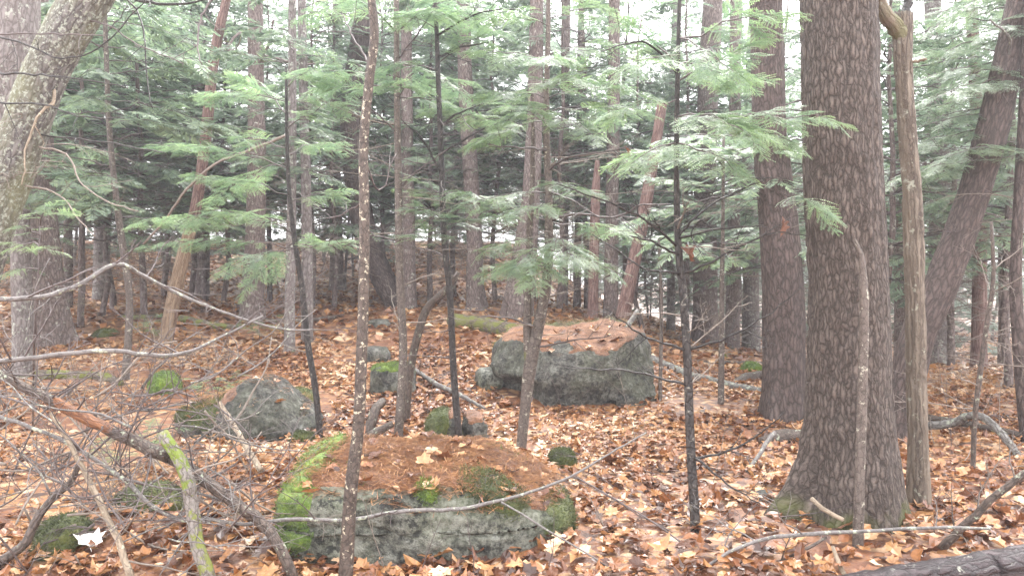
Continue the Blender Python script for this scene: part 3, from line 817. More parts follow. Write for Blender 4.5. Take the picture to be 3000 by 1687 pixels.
S4 = tree('sapling', 'slim black wet sapling in the middle behind the front boulder',
     [(1345, 1302, 22), (1330, 1103, 20), (1316, 840, 19), (1302, 704, 18), (1293, 469, 17), (1284, 235, 15), (1280, 110, 13), (1274, 0, 12)], 'black', cat='sapling', sides=12, seg=0.06, zt=6, seed=87.0)
S5 = tree('hemlock_sapling', 'forked brown hemlock sapling in front of the biggest boulder',
     [(1525, 1330, 30), (1538, 1200, 32), (1552, 1080, 40), (1578, 950, 34), (1600, 840, 29), (1608, 600, 24), (1600, 350, 19), (1606, 100, 14), (1606, -30, 12)], 'sapling', cat='sapling', sides=14, seg=0.06, zt=5.5, seed=89.0, Y=6.7)
branch(S5, [(1550, 1085), (1546, 1000), (1548, 840), (1556, 600), (1562, 400), (1560, 250)], 6.7, 6.8, 30, 10, 'sapling', 12, 'fork_stem')
S6 = tree('hemlock_sapling', 'black wet sapling near the thickest trunk with curving bare branches',
     [(2038, 1559, 30), (2023, 1308, 27), (2012, 1015, 25), (2000, 845, 23), (1991, 762, 22), (1982, 528, 17), (1985, 235, 14), (1991, 0, 11)], 'black', cat='sapling', sides=14, seg=0.05, zt=4.2, seed=91.0)
S7 = tree('dead_stick', 'dark dead stick leaning against the straight smooth sapling', [(1187, 1237, 26), (1205, 1074, 25), (1228, 969, 24), (1251, 904, 24), (1304, 852, 20), (1343, 798, 12)], 'limb', cat='branch', sides=10, seg=0.06, rough=0.12, seed=93.0)
S8 = tree('sapling', 'thin brown sapling between the black sapling and the dark straight trunk', [(2112, 1185, 20), (2114, 1000, 17), (2115, 840, 15), (2118, 650, 11), (2120, 400, 8)], 'sapling', cat='sapling', sides=8, seed=95.0)
tree('sapling', 'thin upright stem close behind the biggest boulder', [(1934, 1175, 12), (1936, 1050, 11), (1938, 900, 10), (1930, 700, 8)], 'sapling', cat='sapling', sides=8, seed=96.0)
S9 = tree('sapling', 'dark thin bent sapling on the leafy flat beyond the snag', [(2850, 1378, 14), (2858, 1200, 15), (2872, 1091, 16), (2896, 920, 14), (2909, 840, 13), (2904, 650, 9)], 'limb', cat='sapling', sides=8, seed=97.0)
T23 = tree('young_tree', 'dark curved young trunk right at the picture edge', [(3012, 1300, 42), (2997, 1150, 38), (2985, 1000, 36), (2975, 840, 33), (2985, 600, 30), (3000, 300, 26)], 'dark', zt=7, sides=16, seed=98.0)
tree('dead_stick', 'bent grey pole standing against the thickest trunk', [(2514, 1572, 32), (2520, 1366, 29), (2527, 1130, 28), (2529, 840, 25), (2520, 740, 16), (2504, 700, 6)], 'sapling', Y=4.42, cat='branch', sides=10, seg=0.05, rough=0.06, seed=99.0)

# ------------------------------------------------------------------ hemlock foliage
def spray_template(lod, seed):
    """a flat feathery spray along +x, length 1 (scaled later), lying in the xy plane"""
    r = np.random.default_rng(seed)
    V, T, R = [], [], []
    n = 0
    def tri(a, b, c, q):
        nonlocal n
        V.extend([a, b, c]); T.append((n, n + 1, n + 2)); R.extend([q] * 3); n += 3
    def zz(x, y): return -0.16 * x * x - 0.35 * y * y + 0.02 * math.sin(9 * x + seed)
    nl = {0: 9, 1: 9, 2: 5}[lod]
    lat = []
    for k in range(nl):
        t = 0.10 + 0.84 * (k + r.uniform(-.2, .2)) / nl
        for s in (-1, 1):
            if r.random() < 0.10: continue
            L = (0.42 * (1 - t) ** 0.7 + 0.08) * r.uniform(0.75, 1.2)
            a = r.uniform(0.75, 1.05) * s
            lat.append((t, L, a))
    lat.append((0.55, 0.45, 0.0))
    if lod == 0: lat.append((0.05, 0.5, 0.0))
    for (t, L, a) in lat:
        ca, sa = math.cos(a), math.sin(a)
        q0 = r.uniform(0, 1)
        if lod == 0:
            m = max(4, int(L / 0.030))
            for j in range(m):
                u = (j + 0.5) / m
                bx, by = t + ca * L * u, sa * L * u
                nlh = 0.044 * (1.05 - 0.35 * u) * r.uniform(.8, 1.2)
                w = 0.0135
                for s in (-1, 1):
                    aa = a + s * r.uniform(0.9, 1.25)
                    ex, ey = bx + math.cos(aa) * nlh, by + math.sin(aa) * nlh
                    zt = r.normal(0, 0.006)
                    tri((bx - ca * w, by - sa * w, zz(bx, by)), (bx + ca * w, by + sa * w, zz(bx, by)), (ex, ey, zz(ex, ey) + zt),
                        float(np.clip(q0 * 0.5 + 0.5 * u + r.normal(0, .08), 0, 1)))
        else:
            w = {1: 0.040, 2: 0.08}[lod] * r.uniform(.8, 1.2)
            ex, ey = t + ca * L, sa * L
            mx_, my = t + ca * L * 0.45, sa * L * 0.45
            p1 = (mx_ - sa * w, my + ca * w, zz(mx_, my) - 0.02); p2 = (mx_ + sa * w, my - ca * w, zz(mx_, my) - 0.02)
            e = (ex, ey, zz(ex, ey)); s0 = (t, 0, zz(t, 0))
            tri(s0, p2, e, q0); tri(s0, e, p1, q0)
    tri((0, -0.006, 0), (0, 0.006, 0), (0.9, 0, zz(0.9, 0)), 0.0)
    return np.array(V, float), np.array(T), np.array(R, float)
SPR = {l: [spray_template(l, 100 * l + k) for k in range(6)] for l in (0, 1, 2)}

def place_sprays(mb, items, lod, r, bias=0.0):
    """items: list of (origin, direction, up, length)"""
    if not items: return
    for v in range(6):
        it = [q for k, q in enumerate(items) if k % 6 == v]
        if not it: continue
        Vt, T, R = SPR[lod][v]
        O = np.array([q[0] for q in it]); X = norm(np.array([q[1] for q in it])); U = np.array([q[2] for q in it]); L = np.array([q[3] for q in it])
        Yv = norm(np.cross(U, X)); Z = np.cross(X, Yv)
        V = O[:, None] + L[:, None, None] * (Vt[None, :, 0:1] * X[:, None] + Vt[None, :, 1:2] * Yv[:, None] + Vt[None, :, 2:3] * Z[:, None])
        k = len(Vt)
        Tt = (T[None] + (np.arange(len(it)) * k)[:, None, None]).reshape(-1, 3)
        b = r.uniform(-0.22, 0.22, len(it))[:, None]
        mb.add(V.reshape(-1, 3), Tt, None, np.clip(R[None] * 0.8 + 0.1 + b + bias, 0, 1).ravel())

def hem_branch(mbw, items, p0, p1, r, sl=0.36, step=0.085, sag=0.10, start=0.25, r0=0.006, lev=1):
    """a limb from p0 to p1 hung with flat sprays on both sides"""
    p0, p1 = np.asarray(p0, float), np.asarray(p1, float)
    L = np.linalg.norm(p1 - p0)
    n = max(5, int(L / 0.12))
    t = np.linspace(0, 1, n + 1)[:, None]
    P = p0 * (1 - t) + p1 * t
    P[:, 2] += (sag * L * (4 * t * (1 - t)) * 0.6)[:, 0]
    P[1:-1] += r.normal(0, 0.012, P[1:-1].shape)
    tube(mbw, P, np.linspace(r0, 0.0018, len(P)), 4, cap=False)
    up0 = np.array([0, 0, 1.0])
    m = max(3, int(L * (1 - start) / step))
    for k in range(m):
        u = start + (1 - start) * (k + r.uniform(0, .6)) / m
        i = min(int(u * n), n - 1)
        q = P[i] + (P[i + 1] - P[i]) * (u * n - i)
        d = norm(P[i + 1] - P[i])
        s = norm(np.cross(up0, d)) * (1 if k % 2 else -1)
        a = r.uniform(0.7, 1.1)
        dirv = d * math.cos(a) + s * math.sin(a) + np.array([0, 0, r.normal(-0.10, 0.12)])
        env = min(1.0, 1.35 * (1 - u) + 0.42) * min(1.0, 0.5 + (u - start) * 3)
        ln = sl * env * r.uniform(0.75, 1.25)
        items.append((q, dirv, up0 + r.normal(0, 0.22, 3), ln))
        if lev > 1 and r.random() < 0.5:
            q2 = q + norm(dirv) * ln * 0.4
            items.append((q2, norm(dirv) + 0.6 * d, up0 + r.normal(0, 0.25, 3), ln * 0.8))
    d = norm(P[-1] - P[-2]) + np.array([0, 0, -0.08])
    items.append((P[-1] - d * 0.08, d, up0, sl * 0.75))

def near_crown(root, specs, mat='hem_near', seed=1, sl=0.31, step=0.046, bias=0.0, lod=0, r0=0.006, lev=2, wood='twig'):
    """specs: (start px,py,depth) -> (end px,py,depth)"""
    r = np.random.default_rng(seed)
    mw, mf, items = MB(), MB(), []
    for (a, b_) in specs:
        ys, q0 = snap(root, *a)
        hem_branch(mw, items, at(*a) if q0 is None else q0, at(b_[0], b_[1], b_[2] + ys - a[2]), r, sl, step, 0.08, 0.22, r0, lev)
    place_sprays(mf, items, lod, r, bias)
    o = root.location
    mw.build('branches', M[wood], root, o)
    mf.build('crown', M[mat], root, o, smooth=False)
def fan(px, py, Y, n, reach, y0, y1, r, lo=0.3):
    """n limbs leaving a stem (x at py) in all directions, between photo rows y0 and y1"""
    res = []
    for k in range(n):
        yy = r.uniform(y0, y1)
        a = r.uniform(0, 2 * math.pi)
        L = reach * r.uniform(lo, 1)
        dx, dy = math.cos(a) * L, math.sin(a) * L
        res.append(((px, yy, Y), (px + dx * F / Y, yy + r.uniform(-40, 70), Y + dy)))
    return res

rr = np.random.default_rng(5)
sp = [((840, 300, 7.4), (600, 270, 7.0)), ((840, 330, 7.4), (720, 235, 8.0)), ((842, 380, 7.4), (1010, 300, 7.0)), ((845, 430, 7.4), (690, 400, 7.2)),
      ((848, 500, 7.4), (450, 425, 7.6)), ((852, 580, 7.4), (560, 520, 6.9)), ((858, 650, 7.4), (400, 655, 7.7)), ((862, 690, 7.4), (640, 610, 6.6)),
      ((868, 735, 7.4), (660, 790, 6.8)), ((868, 740, 7.4), (1010, 700, 6.9)), ((850, 600, 7.4), (1020, 560, 7.8)), ((866, 720, 7.4), (420, 720, 7.2)),
      ((838, 260, 7.4), (930, 210, 6.8)), ((862, 700, 7.4), (720, 850, 7.6)), ((845, 470, 7.4), (620, 590, 8.2)), ((846, 450, 7.4), (1000, 420, 8.2))]
near_crown(S1, sp, 'hem_near', 2, bias=0.02)
sp = [((1605, 300, 7), (1400, 270, 6.6)), ((1604, 290, 7), (1830, 250, 6.5)), ((1602, 360, 7), (1390, 420, 6.7)), ((1602, 370, 7), (1500, 310, 6.0)), ((1602, 360, 7), (1740, 400, 5.9)),
      ((1602, 330, 7), (1900, 330, 6.8)), ((1603, 260, 7), (1690, 230, 6.0)), ((1606, 180, 7), (1400, 150, 6.8)), ((1606, 160, 7), (1800, 130, 6.6)), ((1604, 200, 7), (1620, 170, 5.9)),
      ((1606, 80, 7), (1450, 40, 6.6)), ((1606, 60, 7), (1770, 20, 6.8)), ((1606, 560, 7), (1350, 600, 6.7)), ((1608, 600, 7), (1500, 630, 6.1)), ((1606, 540, 7), (1700, 560, 6.3)),
      ((1606, 690, 7), (1410, 740, 6.9)), ((1606, 700, 7), (1680, 760, 6.2)), ((1604, 720, 7), (1500, 790, 6.2)), ((1604, 730, 7), (1800, 800, 6.6)), ((1602, 760, 7), (1570, 830, 6.0)),
      ((1606, 640, 7), (1200, 560, 7.6)), ((1604, 780, 7), (1440, 800, 6.4)), ((1606, 650, 7), (1860, 690, 7.3)), ((1602, 400, 7), (1250, 330, 7.8))]
near_crown(S5, sp, 'hem_near', 3, bias=0.08)
sp = [((1985, 370, 4.9), (2440, 355, 4.3)), ((1984, 340, 4.9), (2200, 400, 4.2)), ((1985, 330, 4.9), (2330, 420, 4.5)), ((1986, 250, 4.9), (2230, 120, 4.9)), ((1986, 280, 4.9), (1780, 330, 4.6)),
      ((1986, 200, 4.9), (1840, 60, 4.9)), ((1988, 120, 4.9), (2310, 40, 4.7)), ((1984, 420, 4.9), (1850, 480, 4.5)), ((1984, 430, 4.9), (2150, 500, 4.4)), ((1988, 100, 4.9), (2150, 210, 4.4)),
      ((1986, 180, 4.9), (2200, 250, 5.4)), ((1986, 150, 4.9), (1830, 200, 4.5)), ((2280, 560, 4.5), (2430, 620, 4.3))]
near_crown(S6, sp, 'hem_near', 4, sl=0.28, step=0.042, bias=0.05)
sp = [((1282, 200, 7.2), (1130, 180, 7.0)), ((1282, 190, 7.2), (1420, 100, 7.0)), ((1280, 80, 7.2), (1150, 40, 6.8)), ((1280, 60, 7.2), (1440, 20, 7.4)), ((1300, 640, 7.2), (1220, 600, 6.9)),
      ((1302, 660, 7.2), (1390, 640, 6.9)), ((1296, 560, 7.2), (1210, 520, 7.4)), ((1306, 720, 7.2), (1200, 690, 6.9))]
near_crown(S4, sp, 'hem_near', 5, sl=0.30, bias=-0.05)
def stem_crown(root, n, reach, y0, y1, seed, mat, sl, step, lod, bias=0.0, lev=2):
    r = np.random.default_rng(seed)
    b_, Q, q = root_info[root.name]
    mw, mf, items = MB(), MB(), []
    for k in range(n):
        z = CH - (r.uniform(y0, y1) - HORIZON) * b_[1] / F
        i = int(np.argmin(np.abs(Q[:, 2] - z)))
        a = 2.399 * k + r.uniform(-.5, .5); L = reach * r.uniform(.45, 1.1)
        hem_branch(mw, items, Q[i], Q[i] + np.array([math.cos(a) * L, math.sin(a) * L, L * r.uniform(-.28, .22)]), r, sl, step, .08, .2, .008, lev)
    place_sprays(mf, items, lod, r, bias)
    mw.build('branches', M['twig'], root, root.location)
    mf.build('crown', M[mat], root, root.location, smooth=False)
stem_crown(T6, 34, 1.7, -60, 720, 61, 'hem_mid', .42, .085, 1, .12)
stem_crown(T9, 24, 1.3, -40, 520, 62, 'hem_mid', .40, .085, 1, .05)
stem_crown(S8, 18, 1.2, 380, 760, 63, 'hem_mid', .38, .08, 1, .15)
stem_crown(S3, 12, .95, -60, 300, 64, 'hem_near', .34, .06, 0, .0)
stem_crown(T13, 26, 1.9, -40, 480, 65, 'hem_mid', .46, .1, 1, .1)
# hemlock just out of frame reaching in from the right
hx = at(3180, 1300, 8.0)
RH = empty('hemlock_tree', (hx[0], hx[1], g1(hx[0], hx[1])), 'hemlock reaching dark green boughs in past the leaning trunk', 'tree')
mb = MB(); zz0 = g1(hx[0], hx[1])
tube(mb, np.array([[hx[0], hx[1], zz0 - 0.2], [hx[0], hx[1], zz0 + 2], [hx[0] + .05, hx[1], zz0 + 5], [hx[0], hx[1], zz0 + 8]]), np.array([.10, .08, .06, .03]), 12)
mb.build('trunk', M['dark'], RH, RH.location)
sp = []
for yy, xe in ((60, 2650), (120, 2760), (170, 2640), (230, 2700), (290, 2720), (350, 2780), (420, 2690), (470, 2760), (520, 2640), (560, 2800), (20, 2800), (90, 2900), (260, 2860), (380, 2900), (600, 2700), (330, 2640)):
    sp.append(((3150, yy - 40, 8.0), (xe, yy, rr.uniform(6.8, 8.6))))
near_crown(RH, sp, 'hem_mid', 6, sl=0.42, step=0.08, bias=0.2, r0=0.012)
# low live sprigs by the leaning lichen trunk
LS = empty('hemlock_seedling', gp(95, 1250), 'light green hemlock sprigs in front of the dark mossy flared base', 'sapling')
mb = MB(); tube(mb, np.array([gp(95, 1250) - [0, 0, .1], at(100, 1000, 5.0), at(112, 800, 5.0), at(118, 640, 5.0)]), np.array([.008, .007, .005, .003]), 6)
mb.build('stem', M['twig'], LS, LS.location)
near_crown(LS, [((118, 690, 5.0), (60, 660, 4.8)), ((118, 660, 5), (140, 610, 4.7)), ((116, 720, 5), (20, 710, 5.2)), ((116, 740, 5), (150, 720, 4.8)), ((114, 790, 5), (10, 800, 4.9))], 'hem_near', 7, sl=0.2, step=0.06, bias=0.25)

# bare dead twigs standing out from the trunks
def dead_twigs(root, n, y0, y1, L, seed, r0=0.005):
    r = np.random.default_rng(seed)
    b_, Q, q = root_info[root.name]
    mb = MB()
    for k in range(n):
        z = CH - (r.uniform(y0, y1) - HORIZON) * b_[1] / F
        i = int(np.argmin(np.abs(Q[:, 2] - z)))
        a = r.uniform(0, 2 * math.pi)
        twiggy(mb, Q[i], np.array([math.cos(a), math.sin(a), r.uniform(-.15, .45)]), L * r.uniform(.4, 1.2), r0 * r.uniform(.7, 1.3), 3, 7, .09, -.012, 4, 4, r=r)
    mb.build('dead_branches', M['deadtwig' if seed % 3 else 'twig'], root, root.location)
for k, (rt, n, y0, y1, L) in enumerate(((S5, 26, 420, 1000, 1.0), (S4, 12, 300, 1050, .8), (S3, 14, 250, 1000, .8), (S1, 9, 500, 1050, .7), (T14, 30, 380, 880, 1.7), (T13, 28, 300, 850, 1.7), (T9, 14, 300, 900, 1.1),
        (T8, 12, 300, 850, 1.5), (S8, 8, 500, 1050, .7), (BEHIND, 10, 300, 900, 1.2), (LEAN, 12, 300, 1000, 1.1), (S9, 10, 700, 1200, .7), (T23, 14, 400, 1100, .9), (T6, 12, 400, 1000, .9), (ROOTY, 10, 450, 900, 1.2), (S6, 8, 500, 1300, .45), (T17, 8, 450, 900, 1.2), (LICHEN, 10, 300, 900, .8))):
    dead_twigs(rt, n, y0, y1, L, 500 + k)
# explicit dark limbs
for pts in ([(1287, 176), (1350, 140), (1434, 126)], [(1293, 375), (1345, 330), (1410, 305), (1560, 280)], [(1299, 446), (1360, 410), (1422, 375), (1540, 334)],
            [(1290, 504), (1235, 405), (1176, 352)], [(1290, 105), (1330, 75), (1420, 35), (1520, 28)]):
    branch(S4, pts, 7.2, 6.9, 8, 3, 'black', 5, kids=3, kl=0.35)
for pts in ([(1608, 498), (1645, 469), (1762, 446), (1850, 431)], [(1608, 660), (1674, 628), (1821, 633), (1868, 604), (1962, 598)], [(1606, 440), (1560, 435), (1500, 432), (1430, 425)],
            [(1604, 560), (1680, 590), (1760, 640)], [(1580, 1030), (1660, 1000), (1790, 985)], [(1570, 970), (1480, 930), (1400, 925)]):
    branch(S5, pts, 7.0, 6.6, 8, 3, 'twig', 5, kids=4, kl=0.35)
for pts in ([(1988, 715), (1909, 657), (1762, 586), (1633, 540)], [(1990, 760), (1903, 704), (1840, 690)], [(1996, 800), (1909, 792), (1733, 686)], [(1996, 702), (2035, 639), (2193, 545), (2264, 516)],
            [(1998, 710), (2060, 680), (2235, 657)], [(1998, 810), (2059, 780), (2205, 704), (2264, 683), (2370, 692)], [(2012, 1022), (2117, 992), (2251, 922), (2345, 840)],
            [(2012, 1036), (1877, 980), (1771, 904)], [(2014, 1120), (1818, 1085), (1655, 1077)], [(1984, 215), (1900, 130), (1760, 150)], [(2025, 1330), (2110, 1400), (2220, 1475)], [(2030, 1345), (2180, 1300), (2300, 1210)]):
    branch(S6, pts, 4.88, 4.6, 9, 3, 'black', 5, kids=4, kl=0.25)
for pts in ([(1066, 586), (1020, 620), (960, 640)], [(1068, 470), (1110, 560), (1160, 450)], [(1090, 180), (1040, 120), (1000, 40)]):
    branch(S2, pts, 4.2, 4.4, 6, 3, 'twig', 5, kids=3, kl=0.3)
for pts in ([(1164, 400), (1100, 330), (1060, 300)], [(1166, 560), (1250, 480), (1310, 440)], [(1162, 180), (1230, 90), (1290, 0)], [(1162, 110), (1090, 20)], [(1168, 700), (1090, 690), (1010, 720)]):
    branch(S3, pts, 7.3, 7.0, 6, 3, 'twig', 5, kids=3, kl=0.4)
for pts, w in (([(755, 120), (820, 95), (858, 150), (870, 210)], 14), ([(745, 90), (700, 100), (660, 150)], 12), ([(742, 175), (660, 145), (560, 132)], 12), ([(757, 160), (800, 170), (900, 190), (960, 180)], 8),
               ([(760, 210), (790, 120), (800, 60)], 8), ([(742, 560), (690, 540), (600, 520)], 8)):
    branch(T8, pts, 15.6, 15.0, w, 5, 'mid', 6, kids=2, kl=0.8)
# dark boughs over the upper left corner
for pts, w, mt in (([(-40, 98), (150, 100), (305, 103)], 5, 'twig'), ([(-40, 212), (100, 218), (200, 226), (375, 258)], 7, 'black'), ([(-40, 300), (117, 305), (246, 343), (364, 346)], 6, 'black'),
        ([(-30, 105), (60, 125), (176, 172), (293, 141), (364, 70), (430, 0)], 6, 'black'), ([(399, -20), (410, 50), (422, 117), (434, 235), (446, 317)], 6, 'black'),
        ([(340, -8), (450, 10), (590, 2), (680, -20)], 12, 'black'), ([(155, 416), (317, 419), (487, 449)], 6, 'black'), ([(205, 35), (305, 70), (410, 135), (540, 188)], 5, 'twig'),
        ([(129, 440), (205, 463), (235, 534), (328, 598), (405, 616)], 6, 'deadtwig'), ([(97, 560), (188, 581), (223, 633), (276, 695)], 5, 'deadtwig'),
        ([(229, 249), (158, 293), (117, 334), (76, 440), (67, 540)], 12, 'palestick'), ([(640, -20), (590, 50), (578, 130), (590, 190)], 8, 'twig')):
    branch(LICHEN, pts, 5.2, 4.9, w, 3, mt, 6, kids=2, kl=0.25)
branch(POLE, [(835, 400), (735, 440), (633, 481), (545, 557), (493, 633), (420, 715)], 8.5, 9.4, 9, 7, 'deadtwig', 8, 'branch')
branch(LEAN, [(3000, 205), (2960, 120), (2900, 60)], 7.0, 6.6, 10, 5, 'greytwig', 6)

# ------------------------------------------------------------------ hemlocks filling the wood (shared meshes)
def hem_variant(seed, H, zc, lod, rad, mat, sl, whorl, dead, wood='mid'):
    r = np.random.default_rng(seed)
    mt, mw, mf, md, items = MB(), MB(), MB(), MB(), []
    n = 14
    P = np.zeros((n, 3)); P[:, 2] = np.linspace(-0.3, H, n)
    P[:, :2] = np.cumsum(r.normal(0, 0.03, (n, 2)), 0); P[0, :2] = P[1, :2] = 0
    R = np.linspace((0.009 if lod < 2 else 0.005) * H, 0.012, n)
    tube(mt, P, R, 10, 0.05, seed=seed * 1.0)
    z = zc
    while z < H - 0.3:
        u = (z - zc) / (H - zc)
        L0 = rad * (1 - u) ** 0.75 * (0.65 + 0.35 * min(1, u * 6))
        for k in range(int(r.integers(3, 6))):
            a = r.uniform(0, 2 * math.pi)
            L = L0 * r.uniform(0.55, 1.2) + 0.15
            c = np.array([np.interp(z, P[:, 2], P[:, 0]), np.interp(z, P[:, 2], P[:, 1]), z])
            e = c + np.array([math.cos(a) * L, math.sin(a) * L, L * r.uniform(-0.30, 0.22)])
            hem_branch(mw, items, c, e, r, sl, sl * 0.30 if lod < 2 else sl * 0.42, 0.10, 0.25, 0.008 + 0.004 * L)
        z += whorl * r.uniform(0.6, 1.4)
    place_sprays(mf, items, lod, r)
    for k in range(dead):
        z = r.uniform(0.35, zc + 1.2)
        a = r.uniform(0, 2 * math.pi)
        c = np.array([0, 0, z])
        twiggy(md, c, np.array([math.cos(a), math.sin(a), r.uniform(-0.15, 0.35)]), r.uniform(0.5, 1.5), r.uniform(0.004, 0.009), 3 if lod < 2 else 2, 6, 0.10, -0.01, 4, 3, r=r)
    root = empty('hemlock_tree', (0, 0, 0), 'x', 'tree')
    mt.build('trunk', M[wood], root); mw.build('branches', M['twig'], root)
    mf.build('crown', M[mat], root, smooth=False)
    if dead: md.build('dead_branches', M['deadtwig'], root)
    return root
VAR = [hem_variant(201, 6.2, 1.55, 1, 2.0, 'hem_mid', 0.42, 0.23, 60), hem_variant(202, 7.0, 1.95, 1, 2.2, 'hem_mid', 0.45, 0.25, 70),
       hem_variant(203, 5.0, 1.15, 1, 1.7, 'hem_mid', 0.40, 0.23, 46), hem_variant(204, 7.6, 2.3, 1, 2.4, 'hem_mid', 0.48, 0.27, 70, 'mid')]
FARV = [hem_variant(301, 11, 2.0, 2, 2.8, 'hem_far', 0.65, 0.36, 80, 'pale'), hem_variant(302, 13, 2.8, 2, 3.2, 'hem_far', 0.75, 0.42, 90, 'pale'), hem_variant(303, 8, 0.8, 2, 2.4, 'hem_far', 0.6, 0.34, 60, 'pale')]  # far trees: pale bark and needles carry part of the haze as colour
MID = [  # photo column, distance, variant, scale, label
    (235, 13.5, 0, 1.1, 'bushy hemlock filling the gap beside the lichen crusted trunk'), (420, 14.5, 1, 1.05, 'dense hemlock between the slender young trunk and the stripped pole'),
    (-120, 11.0, 2, 1.1, 'hemlock showing at the picture edge behind the pale trunk'), (560, 17.0, 0, 1.2, 'hemlock behind the stripped leaning pole'),
    (330, 15.5, 3, 1.0, 'tall hemlock far behind the slender young trunk'), (655, 17.0, 2, 1.4, 'low hemlock just beyond the knobby brown trunk'),
    (980, 16.0, 0, 1.1, 'hemlock between the paired pale trunks and the stout leaning trunk'), (1110, 18.5, 2, 1.4, 'short hemlock behind the spotted sapling'),
    (1260, 17.0, 1, 1.05, 'hemlock near the crest between two middle saplings'), (1450, 17.0, 2, 1.3, 'hemlock just left of the broad brown trunk'),
    (1640, 15.5, 3, 1.0, 'tall hemlock behind the forked sapling'), (1880, 16.5, 2, 1.3, 'hemlock behind the pinkish leaning trunk'),
    (2010, 17.0, 1, 1.1, 'hemlock standing beyond the hazy pale trunk'), (2150, 19.0, 3, 1.2, 'tall hemlock behind the thin brown sapling'),
    (2420, 12.0, 1, 1.0, 'hemlock hidden mostly by the thickest trunk'), (2600, 10.0, 0, 0.95, 'hemlock seen between thickest trunk and snag'),
    (2790, 12.5, 1, 1.0, 'hemlock beyond the leaning dark trunk'), (2960, 10.5, 0, 1.1, 'hemlock behind the dark curved young trunk'), (3120, 13, 3, 1.0, 'hemlock beyond the picture edge by the curved trunk'),
    (790, 18.0, 3, 0.95, 'tall hemlock up the slope behind paired pale trunks'), (110, 15.0, 1, 1.1, 'hemlock deep behind the mossy flared base'), (480, 19.0, 3, 1.1, 'tall hemlock at the crest beyond the stripped pole'),
    (1720, 18.0, 1, 1.25, 'hemlock beyond the narrow rotting snag'), (1330, 18.5, 0, 1.2, 'hemlock behind the slim black wet sapling'), (1830, 19.5, 3, 1.2, 'tall hemlock far behind the pinkish leaning trunk'),
    (1180, 19.0, 3, 1.15, 'tall hemlock far behind the straight smooth sapling'), (2080, 18.5, 0, 1.3, 'hemlock right behind the thin brown sapling'), (915, 16.0, 0, 1.1, 'hemlock just behind the paired pale trunks'),
    (300, 14.5, 2, 1.2, 'low hemlock just behind the slender young trunk'), (600, 17.5, 1, 1.1, 'hemlock well behind the stripped pole and knobby trunk'),
    (2300, 15.0, 0, 1.15, 'hemlock behind the dark straight trunk'), (2700, 16.5, 3, 1.0, 'tall hemlock down the slope behind the snag'), (1570, 17.5, 2, 1.3, 'small hemlock behind the broad brown trunk')]
used = set()
for k, (px, Y, v, sc, lab) in enumerate(MID):
    x = (px - 1500) / F * Y
    loc = (x, Y, g1(x, Y)); rz = (k * 2.399) % 6.283
    if v not in used:
        used.add(v); o = VAR[v]; o.location = loc; o.rotation_euler = (0, 0, rz); o.scale = (sc, sc, sc); o['label'] = lab; o['group'] = 'understory hemlocks'
    else:
        dup(VAR[v], loc, rz, sc, lab, 'understory hemlocks')
fr = np.random.default_rng(77)
k = 0
spots = []
for tries in range(2000):
    Y = 20 + 42 * fr.random() ** 1.3
    x = fr.uniform(-0.72, 0.72) * Y
    if any((x - a) ** 2 + (Y - b_) ** 2 < 2.6 ** 2 for a, b_ in spots): continue
    spots.append((x, Y))
    if len(spots) >= 92: break
fixed = len(spots)
for tries in range(600):
    Y = fr.uniform(20, 32) if tries % 2 else fr.uniform(30, 55)
    x = (fr.uniform(-0.72, 0.02) if tries % 4 < 2 else fr.uniform(-0.05, 0.7)) * Y
    if any((x - a) ** 2 + (Y - b_) ** 2 < 1.7 ** 2 for a, b_ in spots): continue
    spots.append((x, Y))
    if len(spots) >= fixed + 34: break
fused = set()
for ks, (x, Y) in enumerate(spots):
    v = int(fr.integers(0, 3)) if ks < fixed else 2; sc = fr.uniform(0.8, 1.25)
    loc = (x, Y, g1(x, Y)); rz = fr.uniform(0, 6.28)
    col = 1500 + x / Y * F
    near_ = [(160, 'the dark mossy flared base'), (370, 'the slender young trunk'), (560, 'the stripped leaning pole'), (745, 'the knobby brown trunk'), (880, 'the paired pale trunks'), (1060, 'the spotted sapling'), (1170, 'the straight smooth sapling'),
             (1300, 'the slim black wet sapling'), (1400, 'the mossy footed trunk near the crest'), (1560, 'the forked sapling'), (1745, 'the narrow rotting snag'), (1870, 'the pinkish leaning trunk'), (1990, 'the black sapling'), (2115, 'the thin brown sapling'),
             (2290, 'the dark straight trunk'), (2480, 'the thickest trunk'), (2670, 'the dead snag'), (2850, 'the leaning dark trunk'), (2990, 'the curved young trunk')]
    wh = min(near_, key=lambda q: abs(q[0] - col))[1]
    lab = 'hazy distant hemlock seen far behind ' + wh
    gname = 'distant hemlocks behind ' + wh
    if v not in fused:
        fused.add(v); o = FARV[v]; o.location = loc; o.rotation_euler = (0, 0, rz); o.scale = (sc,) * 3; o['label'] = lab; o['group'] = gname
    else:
        dup(FARV[v], loc, rz, sc, lab, gname)

